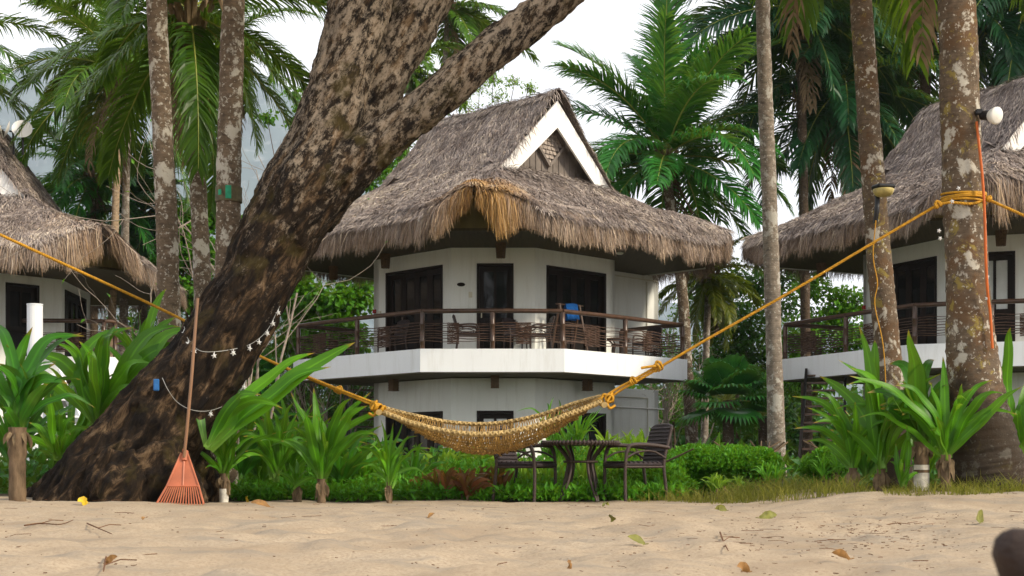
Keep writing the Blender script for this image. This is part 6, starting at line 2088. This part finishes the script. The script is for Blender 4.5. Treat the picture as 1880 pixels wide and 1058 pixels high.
# ================================================================ LITTER ON THE SAND
def fallen_leaf(label, px, py, L, W_, mat, seed, group='fallen leaves on the sand'):
    rng = np.random.default_rng(seed)
    D = 12.0
    for _ in range(12):                                  # find where this sightline meets the sand
        D = (CAMZ - float(gz(X(px, D), D))) * F / (py - HY)
        D = min(max(D, 5.5), 15.5)
    p = G(px, D); p[2] += .012
    mb = MB()
    az = rng.uniform(0, 6.28)
    lily_leaf(mb, p, p + np.array([math.cos(az) * L, math.sin(az) * L * .6, rng.uniform(.01, .05)]), W_, rng, .14, 0, 0)
    tube(mb, [p, p - np.array([math.cos(az), math.sin(az) * .6, -.1]) * L * .25], .003, 4)
    o = obj('fallen_leaf', mb, MT[mat], None, origin=p, smooth=True)
    tag(o, label, 'leaf', group)
for k, (lab, x, y, L, w, mt) in enumerate((
    ('yellow fallen leaf on the sand below the leaning tree, brightest yellow', 160, 927, .13, .09, 'leafyellow'),
    ('small yellow leaf half buried at the trunk foot', 86, 912, .1, .06, 'leafyellow'),
    ('olive leaf lying on the sand right of the table', 1122, 961, .16, .06, 'leafgreen'),
    ('long olive leaf at the sand edge under the table', 1108, 932, .28, .07, 'leafgreen'),
    ('small olive leaf on open sand below the table', 1183, 1003, .11, .05, 'leafgreen'),
    ('curled brown leaf standing at the bottom edge of the sand', 1047, 1050, .07, .05, 'leafbrown'),
    ('olive brown leaf on the sand at middle right', 1395, 954, .15, .07, 'leafgreen'),
    ('dry leaf lying near the bottom right of the sand', 1560, 1031, .16, .04, 'leafbrown'),
    ('large crumpled olive leaf near the right grass', 1803, 942, .2, .14, 'leafgreen'),
    ('small brown leaf on the sand just right of the trunk shadow', 263, 957, .1, .05, 'leafbrown'),
    ('dry curled leaf on the sand edge in front of the lilies', 495, 934, .18, .06, 'leafbrown'),
    ('small dark leaf at the middle of the sand', 787, 953, .08, .04, 'leafbrown'),
    ('green leaf beside a yellow one near the hedge', 1333, 940, .1, .06, 'leafgreen'),
    ('brown leaf at the bottom edge right of the middle', 1375, 1055, .09, .05, 'leafbrown'),
    ('small brown leaf at the bottom left of the sand', 195, 1040, .07, .035, 'leafbrown'),
    ('yellow brown leaf standing up at the lily foot', 452, 908, .14, .09, 'leafyellow'))):
    fallen_leaf(lab, x, y, L, w, mt, 300 + k)

def beach_litter():
    rng = np.random.default_rng(9)
    mb = MB()
    N = 800
    for k in range(N):
        cl = rng.random()
        D = 5.8 + 9.5 * rng.random() ** .8
        if cl < .5:
            px = rng.normal(1560, 170); D = rng.normal(9.3, 1.3)
        else:
            px = rng.uniform(-40, 1920)
        D = min(max(D, 5.6), 15.6)
        p = G(px, D); p[2] += .006
        L = rng.uniform(.008, .03) if rng.random() < .86 else rng.uniform(.05, .2)
        az = rng.uniform(0, 6.28)
        d = np.array([math.cos(az), math.sin(az), rng.normal(0.02, .05)])
        q = np.array([p, p + d * L * .5 + rng.normal(0, L * .08, 3) * [1, 1, .5], p + d * L])
        q[:, 2] = np.maximum(q[:, 2], gz(q[:, 0], q[:, 1]) + .004) + .012
        tube(mb, q, rng.uniform(.001, .0025), 4, cap=False)
    o = obj('beach_litter', mb, MT['litter'])
    tag(o, 'scattered brown twigs and crumbs lying on the sand', 'twigs', kind='stuff')
beach_litter()
for k, (lab, pts) in enumerate((('forked bare twig lying on the sand at the left', [(45, 970), (75, 966), (110, 968), (134, 960)]), ('thin crooked twig on the sand right of the forked one', [(160, 966), (180, 975), (205, 986)]),
                               ('upright thin dry stalk in the sand at middle right', [(1322, 983), (1328, 1000), (1337, 1018)]), ('dark twig poking from the sand at the bottom left', [(195, 1030), (192, 1045), (190, 1057)]))):
    q = []
    for (x, y) in pts:
        D = 9.0
        for _ in range(12): D = min(max((CAMZ - float(gz(X(x, D), D))) * F / (y - HY), 5.5), 15.5)
        g_ = G(x, D); g_[2] += .02; q.append(g_)
    q = np.array(q)
    mb = MB(); tube(mb, resample(q, 14), np.linspace(.006, .003, 14), 5)
    e = q[1]; tube(mb, [e, e + [.05, .1, .02], e + [.12, .14, .015]], .003, 4)
    o = obj('fallen_twig', mb, MT['litter'], None, origin=q[0])
    tag(o, lab, 'twig', 'twigs on the sand')

# ================================================================ HAZE
def build_haze():
    mb = MB()
    box(mb, (0, 0, 660), (9600, 9600, 1340))
    m = bpy.data.materials.new('pale_air')
    m.use_nodes = True
    nt = m.node_tree
    nt.nodes.remove(nt.nodes['Principled BSDF'])
    v = node(nt, 'ShaderNodeVolumePrincipled', Density=HAZE_DENSITY)
    v.inputs['Color'].default_value = (0.76, 0.88, 1.0, 1)
    v.inputs['Anisotropy'].default_value = 0.0
    nt.links.new(v.outputs[0], nt.nodes['Material Output'].inputs['Volume'])
    o = obj('haze', mb, m)
    tag(o, 'thin pale haze in the air over the beach and mountain', 'haze', kind='stuff')
HAZE_DENSITY = 0.00014
build_haze()
